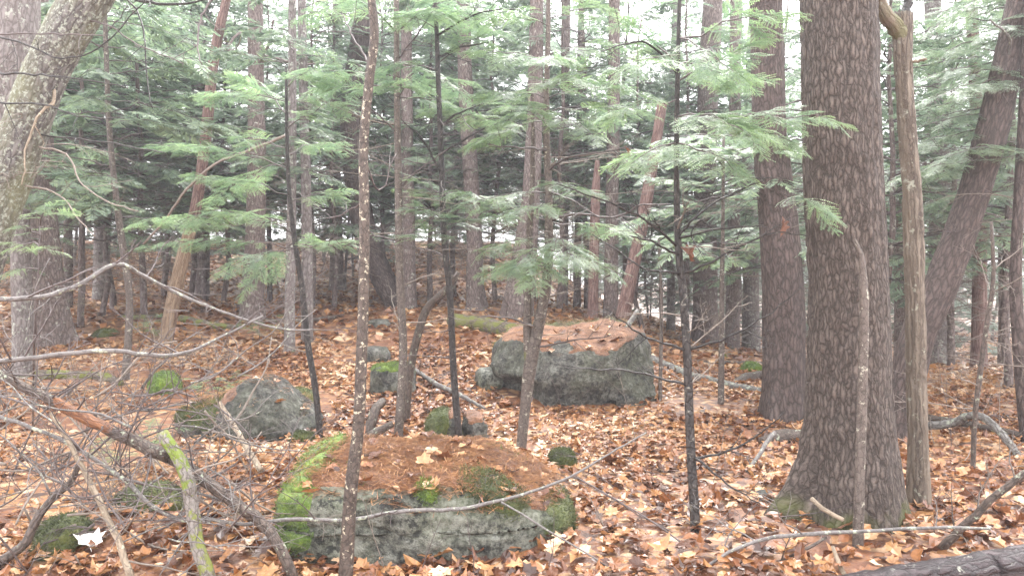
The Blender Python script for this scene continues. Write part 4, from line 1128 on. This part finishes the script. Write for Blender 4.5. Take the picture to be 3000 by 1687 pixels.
# ------------------------------------------------------------------ logs and fallen branches
def limb(name, label, pts, mat, Y=None, w=None, lift=0.0, sides=8, cat='branch', rough=0.08, kids=0, kl=0.4, group=None, ridge=0.0, seg=0.05, km=None, rk=30, sleeve=()):
    """pts: photo points (px, py[, Y]); with no depth they lie on the ground"""
    n = len(pts)
    ws = np.interp(np.linspace(0, 1, n), np.linspace(0, 1, len(w)), w)
    P, R = [], []
    for k, q in enumerate(pts):
        if Y is None:
            p = gp(q[0], q[1]); y = p[1]
            r = ws[k] / 2 * y / F
            p = p + np.array([0, r * 0.6, r * 0.55 + lift])
        else:
            y = Y[0] + (Y[1] - Y[0]) * k / (n - 1) if len(q) < 3 else q[2]
            p = at(q[0], q[1], y); r = ws[k] / 2 * y / F
        P.append(p); R.append(r)
    P = np.array(P)
    L = np.linalg.norm(np.diff(P, axis=0), axis=1).sum()
    Q, q = smooth_path(P, R, max(6, int(L / seg)))
    Q[1:-1] += rng.normal(0, 0.15, Q[1:-1].shape) * np.minimum(q[1:-1], 0.02)[:, None]
    seed = rng.uniform(0, 50)
    mb = MB(); tube(mb, Q, q, sides, rough, 4.0, seed=seed, ridge=ridge, rk=rk)
    if kids:
        root = empty(name, Q[0], label, cat, group)
        mb.build('stem', M[mat], root, Q[0])
        for (t0, t1, sm_, sn_, sl_, sf) in sleeve:
            i0, i1 = int(t0 * len(Q)), int(t1 * len(Q))
            mp_ = MB(); qq = q[i0:i1] * np.interp(np.linspace(0, 1, i1 - i0), [0, .12, .88, 1], [.7, sf, sf, .7])
            tube(mp_, Q[i0:i1] + np.array([0, -.003, .004]), qq, sides * 2, rough * 1.5, 9.0, seed=seed)
            tag(mp_.build(sn_, M[sm_], root, Q[0]), sl_)
        mk = MB()
        for k in range(kids):
            i = rng.integers(1, len(Q) - 1)
            d = norm(Q[i] - Q[i - 1]) * rng.choice([-1, 1, 1]); s = norm(np.cross(d, rng.normal(0, 1, 3)))
            if s[2] < -0.3: s[2] *= -1
            twiggy(mk, Q[i], d * 0.55 + s * 0.85, kl * rng.uniform(.4, 1.4), max(0.003, min(q[i] * 0.5, 0.006)), 2, 6, 0.13, 0, 4, 4)
        mk.build('twigs', M[km or mat], root, Q[0])
        return root
    o = mb.build(name, M[mat], None, Q[0])
    return tag(o, label, cat, group)

limb('log', 'moss covered log lying beyond the fallen orange limb', [(102, 1108), (200, 1108), (298, 1112), (351, 1130)], 'mosslog', w=[30, 28, 20], sides=14, cat='log', ridge=0.006)
limb('log', 'dark log on the slope before the stripped pole', [(340, 938), (410, 934), (475, 930)], 'mosslog', w=[16, 14], sides=10, cat='log')
limb('log', 'dark mossy log right of the stripped pole', [(529, 942), (600, 958), (680, 968)], 'mosslog', w=[26, 22], sides=10, cat='log')
limb('log', 'dark crooked log between knobby trunk and spotted sapling', [(760, 948), (880, 945), (965, 937), (1000, 905)], 'limb', w=[18, 16, 10], sides=10, cat='log')
limb('log', 'thick grey log sloping down to the biggest boulder', [(1325, 952), (1400, 966), (1470, 982), (1540, 1004)], 'mosslog', w=[44, 54, 52], sides=18, cat='log', ridge=0.010)
limb('branch', 'pale stick leaning up from the biggest boulder top', [(1783, 1021), (1830, 966), (1868, 910)], 'greytwig', Y=(9.2, 9.6), w=[20, 14])
limb('log', 'pale lichen log running from big boulder to dark straight trunk', [(1905, 1058), (1988, 1095), (2060, 1122), (2150, 1142), (2240, 1160)], 'birchlog', w=[26, 30, 28], sides=14, cat='log', ridge=0.004)
limb('log', 'long thin brown log farthest back on the flat', [(2017, 1066), (2120, 1068), (2240, 1070)], 'limb', w=[16, 14], sides=10, cat='log')
limb('log', 'short mossy log above the long thin brown one', [(2126, 1052), (2216, 1030)], 'mosslog', w=[18, 14], sides=10, cat='log')
limb('log', 'dark rotten root piece beside the dark straight trunk', [(2140, 1130), (2190, 1118), (2235, 1105)], 'limb', w=[10, 34, 24], sides=12, cat='log')
limb('log', 'black rotten log chunk between dark trunk and thickest trunk', [(2230, 1305), (2300, 1300), (2390, 1296)], 'limb', w=[26, 52, 36], sides=14, cat='log', ridge=0.01)
limb('log', 'wet purple brown log lying across the bottom corner', [(2250, 1775, 3.75), (2560, 1712, 3.75), (2780, 1682, 3.78), (3020, 1650, 3.82), (3200, 1625, 3.85)], 'wetlog', Y=(3.75, 3.85), w=[70, 96, 118], sides=28, cat='log', ridge=0.008, seg=0.03)
limb('branch', 'pale arched fallen branch on the open leafy flat', [(2700, 1248), (2790, 1240), (2850, 1215), (2900, 1235), (2950, 1290), (3020, 1390)], 'birchlog', Y=(7.4, 6.4), w=[26, 24, 20], sides=10, kids=3, km='twig')
limb('branch', 'dark bough lying behind the pale arched branch', [(2722, 1243), (2800, 1256), (2900, 1276), (3030, 1300)], 'limb', w=[20, 20, 16], kids=3, lift=0.05)
limb('branch', 'brown branch propped in the bottom corner above the wet log', [(2755, 1610), (2865, 1500), (2930, 1440), (3030, 1370)], 'limb', Y=(4.4, 4.2), w=[26, 22, 20], kids=4)
limb('branch', 'long thin grey twig crossing before the thickest trunk', [(2040, 1680), (2120, 1625), (2222, 1582), (2351, 1565), (2526, 1556), (2789, 1544), (2900, 1548)], 'greytwig', Y=(4.05, 4.2), w=[9, 13, 8], kids=3)
limb('branch', 'short dark twig on leaves below the thickest trunk roots', [(2120, 1690), (2280, 1646), (2386, 1594), (2420, 1573)], 'limb', Y=(4.1, 4.3), w=[12, 8], kids=2, kl=.2)
limb('branch', 'lichen stick lying beside the black spotted sapling', [(2170, 1405), (2225, 1330), (2269, 1267)], 'greytwig', Y=(5.9, 6.3), w=[10, 14], kids=1, kl=.15)
limb('branch', 'broken tan stick resting on the thickest trunk root', [(2378, 1460), (2420, 1495), (2470, 1522)], 'palestick', Y=(4.45, 4.25), w=[14, 12])
limb('branch', 'short tan stick upright in the leaves near the wet log', [(2440, 1600), (2455, 1640), (2475, 1685)], 'palestick', Y=(4.15, 3.98), w=[10, 16])
limb('branch', 'long slender grey twig arching across the front boulder', [(595, 1516), (701, 1533), (847, 1521), (1000, 1523), (1175, 1497), (1351, 1489), (1468, 1465), (1584, 1430), (1684, 1389), (1760, 1343), (1894, 1267)], 'greytwig', Y=(4.0, 4.6), w=[11, 12, 5], kids=3, kl=.3, km='twig')
limb('branch', 'thin twig slanting down across the front boulder end', [(1468, 1470), (1540, 1512), (1614, 1559), (1720, 1620), (1830, 1695)], 'greytwig', Y=(4.15, 4.0), w=[7, 5], sides=6)
limb('branch', 'thin purple twig slanting over leaves before the black sapling', [(1684, 1395), (1818, 1471), (1930, 1540), (2010, 1600)], 'twig', Y=(4.5, 4.3), w=[5, 5], sides=6)
limb('branch', 'dark fallen limb with a peeled orange stretch', [(-60, 1065), (0, 1097), (105, 1150), (205, 1202), (316, 1255), (409, 1302), (497, 1337)], 'limb', Y=(4.3, 4.1), w=[22, 30, 40], sides=14, kids=20, kl=.6, km='twig', ridge=.003, sleeve=[(0.40, 0.76, 'orange', 'peeled_wood', 'peeled orange stretch of wood', 1.04)])
limb('branch', 'thick dark limb curving down to the ground beyond the mossy limb', [(500, 1338), (561, 1378), (672, 1460), (760, 1524), (818, 1594), (862, 1700)], 'limb', Y=(4.12, 3.95), w=[38, 36, 32], sides=14, kids=5, kl=.4, km='twig')
limb('branch', 'grey limb coated with bright moss standing in the tangle', [(476, 1268), (514, 1325), (544, 1384), (561, 1483), (576, 1571), (612, 1700)], 'mosslimb', Y=(4.05, 3.85), w=[34, 38, 42], sides=14, kids=4, kl=.35, km='greytwig', sleeve=[(0.02, 0.55, 'mosspatch', 'moss', 'bright green moss sleeve', 1.05)])
limb('branch', 'curved dark limb rising out of the bottom corner', [(-30, 1660), (76, 1588), (105, 1524), (140, 1471), (205, 1413), (240, 1337)], 'limb', Y=(4.1, 4.3), w=[30, 24, 14], sides=10, kids=2, km='twig')
limb('branch', 'tan bare branch sloping through the tangle', [(150, 1210), (175, 1249), (245, 1378), (292, 1471), (339, 1571), (385, 1700)], 'palestick', Y=(4.2, 3.85), w=[10, 18, 22], sides=9, kids=3, km='deadtwig')
limb('branch', 'thin lichen spotted branch crossing under the orange limb', [(-30, 1210), (158, 1278), (292, 1354), (380, 1419), (456, 1489), (538, 1524), (600, 1520)], 'greytwig', Y=(4.25, 4.0), w=[12, 14, 10], sides=8, kids=14, kl=.45, km='twig')
limb('branch', 'smooth grey branch sweeping across above the orange limb', [(-40, 1062), (0, 1056), (175, 1039), (316, 1027), (468, 1042), (544, 1033), (631, 995), (771, 925)], 'greytwig', Y=(3.6, 4.3), w=[16, 14, 6], sides=9, kids=8, kl=.4, km='twig')
limb('branch', 'upper grey bough rising then falling in a sharp bend', [(-40, 878), (105, 872), (222, 840), (346, 774), (410, 803), (493, 848), (643, 910), (847, 966), (930, 966)], 'greytwig', Y=(3.6, 4.6), w=[16, 13, 4], sides=9, kids=12, kl=.4, km='twig')
limb('branch', 'bleached stick leaning on the wedge shaped boulder', [(643, 1180), (690, 1255), (722, 1310), (765, 1378)], 'palestick', Y=(6.6, 5.9), w=[14, 18], sides=8)
limb('branch', 'brown root like stick on the ground near the spotted sapling', [(1075, 1285), (1100, 1200), (1122, 1175)], 'limb', Y=(7.0, 7.3), w=[34, 24], sides=10)
limb('branch', 'short dark forked stick at the foot of the smooth sapling', [(1078, 1282), (1110, 1262), (1150, 1240)], 'limb', Y=(6.9, 7.0), w=[30, 18], sides=10)
limb('branch', 'thin grey bough lying on leaves behind the middle saplings', [(1215, 1100), (1290, 1150), (1345, 1175), (1420, 1215)], 'greytwig', w=[12, 16, 8], kids=5, lift=.06, km='twig')
# loose tangle of thin twigs, low left
for k in range(84):
    x0 = rng.uniform(-20, 700); y0 = rng.uniform(1080, 1640)
    a = rng.uniform(-0.9, 0.9) + (math.pi if rng.random() < .3 else 0)
    Ln = rng.uniform(140, 420)
    Yd = rng.uniform(3.8, 4.8)
    pts = [(x0, y0)]
    for j in range(4):
        a += rng.normal(0, .22)
        pts.append((pts[-1][0] + math.cos(a) * Ln / 4, min(1680, pts[-1][1] + math.sin(a) * Ln / 4)))
    # keep the twig above the ground
    Pz = [at(q[0], q[1], Yd) for q in pts]
    dz = max([g1(p_[0], p_[1]) + 0.01 - p_[2] for p_ in Pz] + [0])
    pts2 = [(q[0], q[1] - dz * F / Yd) for q in pts]
    xm, ym = pts2[2]
    wh = ('above the orange limb ' if ym < 1130 + 0.42 * xm else 'below the orange limb ') + ('close to the picture edge' if xm < 230 else 'around the mossy limb' if xm < 560 else 'toward the front boulder')
    limb('twig', ['thin dark', 'thin grey', 'thin brown'][k % 3] + ' tangled twig ' + wh, pts2, ['twig', 'greytwig', 'deadtwig'][k % 3], Y=(Yd, Yd + rng.uniform(-.4, .4)), w=[rng.uniform(5, 9), 3], sides=5,
         cat='twig', group=['dark', 'grey', 'brown'][k % 3] + ' twigs ' + wh, kids=5 if k % 2 else 2, kl=.34)
# thin bare shoots standing in the leaves
SH = ['beside the rounded mossy rock', 'before the biggest boulder', 'beside the black sapling in front of the big boulder', 'near the round moss ball', 'just beyond the black sapling', 'below the dead snag', 'on the flat below the arched branch', 'in front of the long low boulder', 'behind the wedge boulder', 'at the foot of the long low boulder', 'left of the wedge boulder', 'behind the dead snag', 'by the bent sapling', 'behind the orange limb', 'on open leaves left of the black sapling', 'off the mossy end of the long low boulder', 'right of the spotted sapling foot']
for k, (px, py, top) in enumerate([(1250, 1240, 1010), (1660, 1240, 1010), (1860, 1330, 1060), (1720, 1400, 1290), (2085, 1420, 1180), (2740, 1560, 1400), (2910, 1480, 1290), (1390, 1690, 1500), (720, 1290, 1080),
        (1230, 1690, 1480), (600, 1230, 1060), (2790, 1330, 1000), (2930, 1330, 960), (320, 1250, 1040), (1780, 1560, 1350), (1600, 1680, 1490), (1140, 1680, 1420)]):
    p = gp(px, py)
    mb = MB()
    Lh = (py - top) * p[1] / F
    twiggy(mb, p - [0, 0, .03], np.array([rng.normal(0, .12), rng.normal(0, .1), 1]), Lh, 0.0035, 2, 6, .10, 0, 4, 4, ang=.7)
    tag(mb.build('bare_shoot', M['twig' if k % 2 else 'deadtwig'], None, p), 'thin bare woody shoot ' + SH[k], 'shoot', 'bare shoots in the leaves')

# thin dry twigs dropped on the leaves
for k in range(30):
    px, py = [(rng.uniform(1650, 2350), rng.uniform(1150, 1680)), (rng.uniform(2640, 2990), rng.uniform(1200, 1600)), (rng.uniform(900, 1500), rng.uniform(950, 1280))][k % 3]
    p = gp(px, py); a = rng.uniform(0, 6.28)
    mb = MB()
    twiggy(mb, p + [0, 0, .03], np.array([math.cos(a), math.sin(a), rng.uniform(.05, .45)]), rng.uniform(.4, 1.1) * (1.2 if py < 1300 else .8), .0042, 3, 7, .11, -.03, 4, 4)
    where = ['around the black sapling and thick trunk', 'on the flat beyond the snag', 'on the slope among the middle saplings'][k % 3]
    tag(mb.build('twig', M[['twig', 'deadtwig', 'twig'][k % 3]], None, p), 'thin dry branching twig lying on leaves ' + where, 'twig', 'dry twigs ' + where)
# small hemlock seedlings on the slope
for k, (px, py, lab) in enumerate([(760, 1000, 'tiny green hemlock seedling between stripped pole and paired pale trunks'), (420, 1000, 'tiny green hemlock seedling by the slender young trunk'), (640, 1200, 'green hemlock sprig above the wedge boulder slope'), (380, 1400, 'faint green sprig under the fallen branches')]):
    p = gp(px, py); r = np.random.default_rng(900 + k)
    rt = empty('hemlock_seedling', p, lab, 'seedling')
    mw, mf, items = MB(), MB(), []
    tube(mw, np.array([p - [0, 0, .05], p + [0, 0, .2], p + [.02, 0, .38]]), np.array([.005, .004, .002]), 5)
    for j in range(9):
        a = 2.4 * j; z = p + [0, 0, .12 + .025 * j]
        hem_branch(mw, items, z, z + np.array([math.cos(a), math.sin(a), r.uniform(0, .35)]) * r.uniform(.2, .4), r, .20, .06, .05, .15, .003, 1)
    place_sprays(mf, items, 0, r, .15)
    mw.build('stem', M['twig'], rt, p); mf.build('crown', M['hem_near'], rt, p, smooth=False)

# brush heap on the slope
mb = MB()
for k in range(60):
    p = gp(rng.uniform(430, 700), rng.uniform(1040, 1110)) + [0, 0, rng.uniform(.02, .22)]
    twiggy(mb, p, np.array([rng.normal(0, 1), rng.normal(0, .6), rng.normal(.1, .25)]), rng.uniform(.3, .8), .004, 2, 5, .2, 0, 3, 3)
tag(mb.build('brush', M['deadtwig']), 'heap of fine brown brushwood behind the wedge shaped boulder', 'brushwood', None, 'stuff')

# ------------------------------------------------------------------ leaves
def leaf_outline(kind):
    if kind == 'maple':
        a = [(0, -.46), (.13, -.34), (.40, -.34), (.37, -.10), (.56, .13), (.36, .17), (.33, .41), (.16, .36), (0, .60)]
    elif kind == 'oak':
        a = [(0, -.6), (.08, -.42), (.25, -.34), (.17, -.20), (.35, -.05), (.20, .09), (.33, .28), (.17, .36), (0, .60)]
    else:
        a = [(0, -.55), (.16, -.36), (.27, -.08), (.22, .22), (.10, .44), (0, .58)]
    b_ = [(-x, y) for x, y in a[1:-1]][::-1]
    return np.array(a + b_)
def leaf_mesh(kind, r, curl=0.55):
    o = leaf_outline(kind) * (1 + r.normal(0, .06, (1, 2)))
    V = np.vstack([[0, 0], o])
    ph = r.uniform(0, 6.28); cu = r.normal(0, curl)
    z = cu * (V[:, 0] * math.cos(ph) + V[:, 1] * math.sin(ph)) ** 2 + np.abs(V[:, 0]) * r.uniform(-.1, .45) + r.normal(0, .04, len(V))
    V = np.column_stack([V, z]) * 0.85
    n = len(o)
    T = np.array([(0, 1 + k, 1 + (k + 1) % n) for k in range(n)])
    return V, T
lr_ = np.random.default_rng(9)
LT = [leaf_mesh(k, lr_) for k in ['maple'] * 6 + ['oak'] * 7 + ['beech'] * 5]
def low_leaf(r):
    V = np.array([[0, -.5, r.normal(0, .12)], [.38, -.05, r.uniform(-.1, .3)], [.12, .5, r.normal(0, .15)], [-.38, .05, r.uniform(-.1, .3)]])
    return V, np.array([[0, 1, 2], [0, 2, 3]])
LL = [low_leaf(lr_) for _ in range(8)]
def rotmats(rz, tilt, ta):
    c, s = np.cos(rz), np.sin(rz)
    Z = np.zeros_like(c); O = np.ones_like(c)
    Rz = np.stack([np.stack([c, -s, Z], -1), np.stack([s, c, Z], -1), np.stack([Z, Z, O], -1)], -2)
    ax = np.stack([np.cos(ta), np.sin(ta), Z], -1)
    ct, st = np.cos(tilt)[:, None, None], np.sin(tilt)[:, None, None]
    K = np.zeros((len(c), 3, 3))
    K[:, 0, 1], K[:, 0, 2], K[:, 1, 0], K[:, 1, 2], K[:, 2, 0], K[:, 2, 1] = -ax[:, 2], ax[:, 1], ax[:, 2], -ax[:, 0], -ax[:, 1], ax[:, 0]
    Rt = np.eye(3)[None] + st * K + (1 - ct) * (K @ K)
    return Rt @ Rz
def scatter(mb, P, size, T, r, tiltsd=0.35):
    N_ = len(P)
    A = rotmats(r.uniform(0, 6.28, N_), np.abs(r.normal(0, tiltsd, N_)), r.uniform(0, 6.28, N_)) * size[:, None, None]
    rv = np.clip(r.beta(1.9, 2.0, N_) + 0.30 * vnoise(P[:, 0] * 0.9, P[:, 1] * 0.9 + 30) + 0.04, 0, 1)
    which = r.integers(0, len(T), N_)
    for v in range(len(T)):
        ix = np.where(which == v)[0]
        if len(ix) == 0: continue
        Vt, Ft = T[v]
        V = np.einsum('nij,kj->nki', A[ix], Vt) + P[ix][:, None, :]
        k = len(Vt)
        mb.add(V.reshape(-1, 3), (Ft[None] + (np.arange(len(ix)) * k)[:, None, None]).reshape(-1, 3), None, np.repeat(rv[ix], k))
# heights of rocks so that litter lies on the ground only
def blocked(x, y):
    b_ = np.zeros(len(x), bool)
    z = g(x, y)
    for (V, Fq, nr, root, base) in ROCKS:
        c = V.mean(0); h = V.max(0) - V.min(0)
        b_ |= ((np.abs(x - c[0]) / (h[0] * .47)) ** 3 + (np.abs(y - c[1]) / (h[1] * .47)) ** 3) < 1
    return b_
def wedge(n, y0, y1, m, r):
    y = np.sqrt(r.uniform(y0 ** 2, y1 ** 2, n))
    x = r.uniform(-1, 1, n) * (0.66 * y + m)
    k = ~blocked(x, y)
    return x[k], y[k]
lit = MB()
x, y = wedge(34000, 3.6, 12, 0.8, lr_)
dens = vnoise(x * .9 + 4, y * .9)
kp = dens > -0.75 * lr_.random(len(x)) - 0.02
x, y = x[kp], y[kp]
scatter(lit, np.stack([x, y, g(x, y) + lr_.uniform(.008, .045, len(x))], -1), lr_.uniform(.05, .10, len(x)) * (1 + .5 * (lr_.random(len(x)) < .25)), LT, lr_, .42)
x, y = wedge(36000, 12, 34, 2, lr_)
scatter(lit, np.stack([x, y, g(x, y) + lr_.uniform(.01, .05, len(x))], -1), lr_.uniform(.10, .20, len(x)), LL, lr_)
tag(lit.build('leaf_litter', M['leaf'], None, (0, 0, 0), smooth=False), 'carpet of fallen tan and rust coloured leaves over the forest floor', 'leaf litter', None, 'stuff')
# the nearest leaves one by one
tm = []
for (V, T) in LT:
    mb = MB(); mb.add(V, T); o = mb.build('leaf', M['leafobj'], GROUND, smooth=False); tm.append(o)
first = set()
def leaf_at(p, size, rot, parent, loc0=(0, 0, 0), v=None):
    v = int(lr_.integers(0, len(tm))) if v is None else v
    if v in first or parent is not GROUND:
        o = tm[v].copy(); COL.objects.link(o); o.parent = parent
    else:
        o = tm[v]; first.add(v)
    o.location = tuple(float(a) for a in (np.asarray(p) - np.asarray(loc0)))
    o.rotation_euler = rot; o.scale = (size,) * 3
    return o
x, y = wedge(420, 3.9, 5.3, 0.0, lr_)
for k in range(min(290, len(x))):
    leaf_at((x[k], y[k], g1(x[k], y[k]) + lr_.uniform(.035, .06)), lr_.uniform(.09, .155), (lr_.normal(0, .32), lr_.normal(0, .32), lr_.uniform(0, 6.28)), GROUND)
# leaves and loose needles lying on the boulders
for ri, (V, Fq, nr, root, base) in enumerate(ROCKS[:3]):
    topv = np.where((nr[:, 2] > 0.75) & (V[:, 2] > base[2] + 0.12))[0]
    if len(topv) == 0: continue
    for k in range([70, 16, 60][ri]):
        i = lr_.choice(topv)
        leaf_at(V[i] + nr[i] * .03, lr_.uniform(.07, .13), (lr_.normal(0, .25), lr_.normal(0, .25), lr_.uniform(0, 6.28)), root, base)
    mb = MB()
    ids = lr_.choice(topv, [9000, 1500, 3000][ri])
    a = lr_.uniform(0, 6.28, len(ids)); L = lr_.uniform(.03, .07, len(ids))
    d = np.stack([np.cos(a) * L, np.sin(a) * L, lr_.normal(0, .15, len(ids)) * L], -1)
    s = np.stack([-np.sin(a), np.cos(a), 0 * a], -1) * .0026
    jit = np.stack([lr_.normal(0, .015, len(ids)), lr_.normal(0, .015, len(ids)), lr_.uniform(.014, .03, len(ids))], -1)
    o_ = V[ids] + jit
    VV = np.stack([o_ - d - s, o_ - d + s, o_ + d], 1).reshape(-1, 3)
    mb.add(VV, np.arange(len(VV)).reshape(-1, 3), None, np.repeat(lr_.uniform(.1, .8, len(ids)), 3))
    tag(mb.build('loose_needles', M['leaf'], root, base, smooth=False), kind='stuff')

def dry_leaf(name, label, px, py, Y, size, mat, rot, kind='oak', fold=1.0):
    r = np.random.default_rng(int(px))
    V, T = leaf_mesh(kind, r, .3)
    V[:, 2] += fold * (1.5 * V[:, 0] ** 2 - .5 * V[:, 1] ** 2)
    V[:, 0] *= 1 - .3 * fold
    mb = MB(); mb.add(V * size, T, None, .6)
    p = at(px, py, Y)
    mb.add(np.array([[-.002, -.42 * size, 0], [.002, -.42 * size, 0], [0, -.80 * size, .02]]), np.array([[0, 1, 2]]), None, .2)
    o = mb.build(name, M[mat], None, (0, 0, 0), smooth=False)
    o.location = tuple(p); o.rotation_euler = rot
    return tag(o, label, 'leaf')
dry_leaf('dry_leaf', 'rust red dry leaf hanging beside the thickest trunk', 2294, 662, 4.55, .125, 'oakleaf', (1.35, .3, .5))
dry_leaf('dry_leaf', 'curled tan dry leaf hanging on the black sapling', 2018, 745, 4.62, .145, 'oakleaf', (1.1, -.5, 1.2), 'maple')
dry_leaf('dry_leaf', 'small red dry leaf high behind the forked sapling', 1838, 442, 6.4, .09, 'oakleaf', (1.3, .2, 2.2))
p = gp(262, 1612)
o = dry_leaf('fallen_leaf', 'single bright white leaf lying below the tangle', 262, 1612, p[1], .17, 'whiteleaf', (.35, .1, .6), 'maple', .1)
o.location.z += .06

# ------------------------------------------------------------------ damp air
bpy.ops.mesh.primitive_cube_add(size=1, location=(0, 60, 8))
hz = bpy.context.object
hz.name = 'haze'; hz.data.name = 'haze'
hz.scale = (156, 148, 30)
m, nt, N = newmat('damp_air')
v = N('VolumePrincipled', {'Color': (0.93, 0.93, 1.0, 1), 'Density': 0.0026, 'Anisotropy': 0.2})
o_ = N('OutputMaterial'); nt.links.new(v.outputs[0], o_.inputs['Volume'])
hz.data.materials.append(m)
tag(hz, 'pale damp haze hanging between the trees', 'haze', None, 'stuff')
for o in bpy.data.objects:
    if o.parent is not None and o.name.split('.')[0] in ('dead_branches', 'branches', 'twigs', 'moss', 'needle_layer', 'crown'):
        o['kind'] = 'stuff'
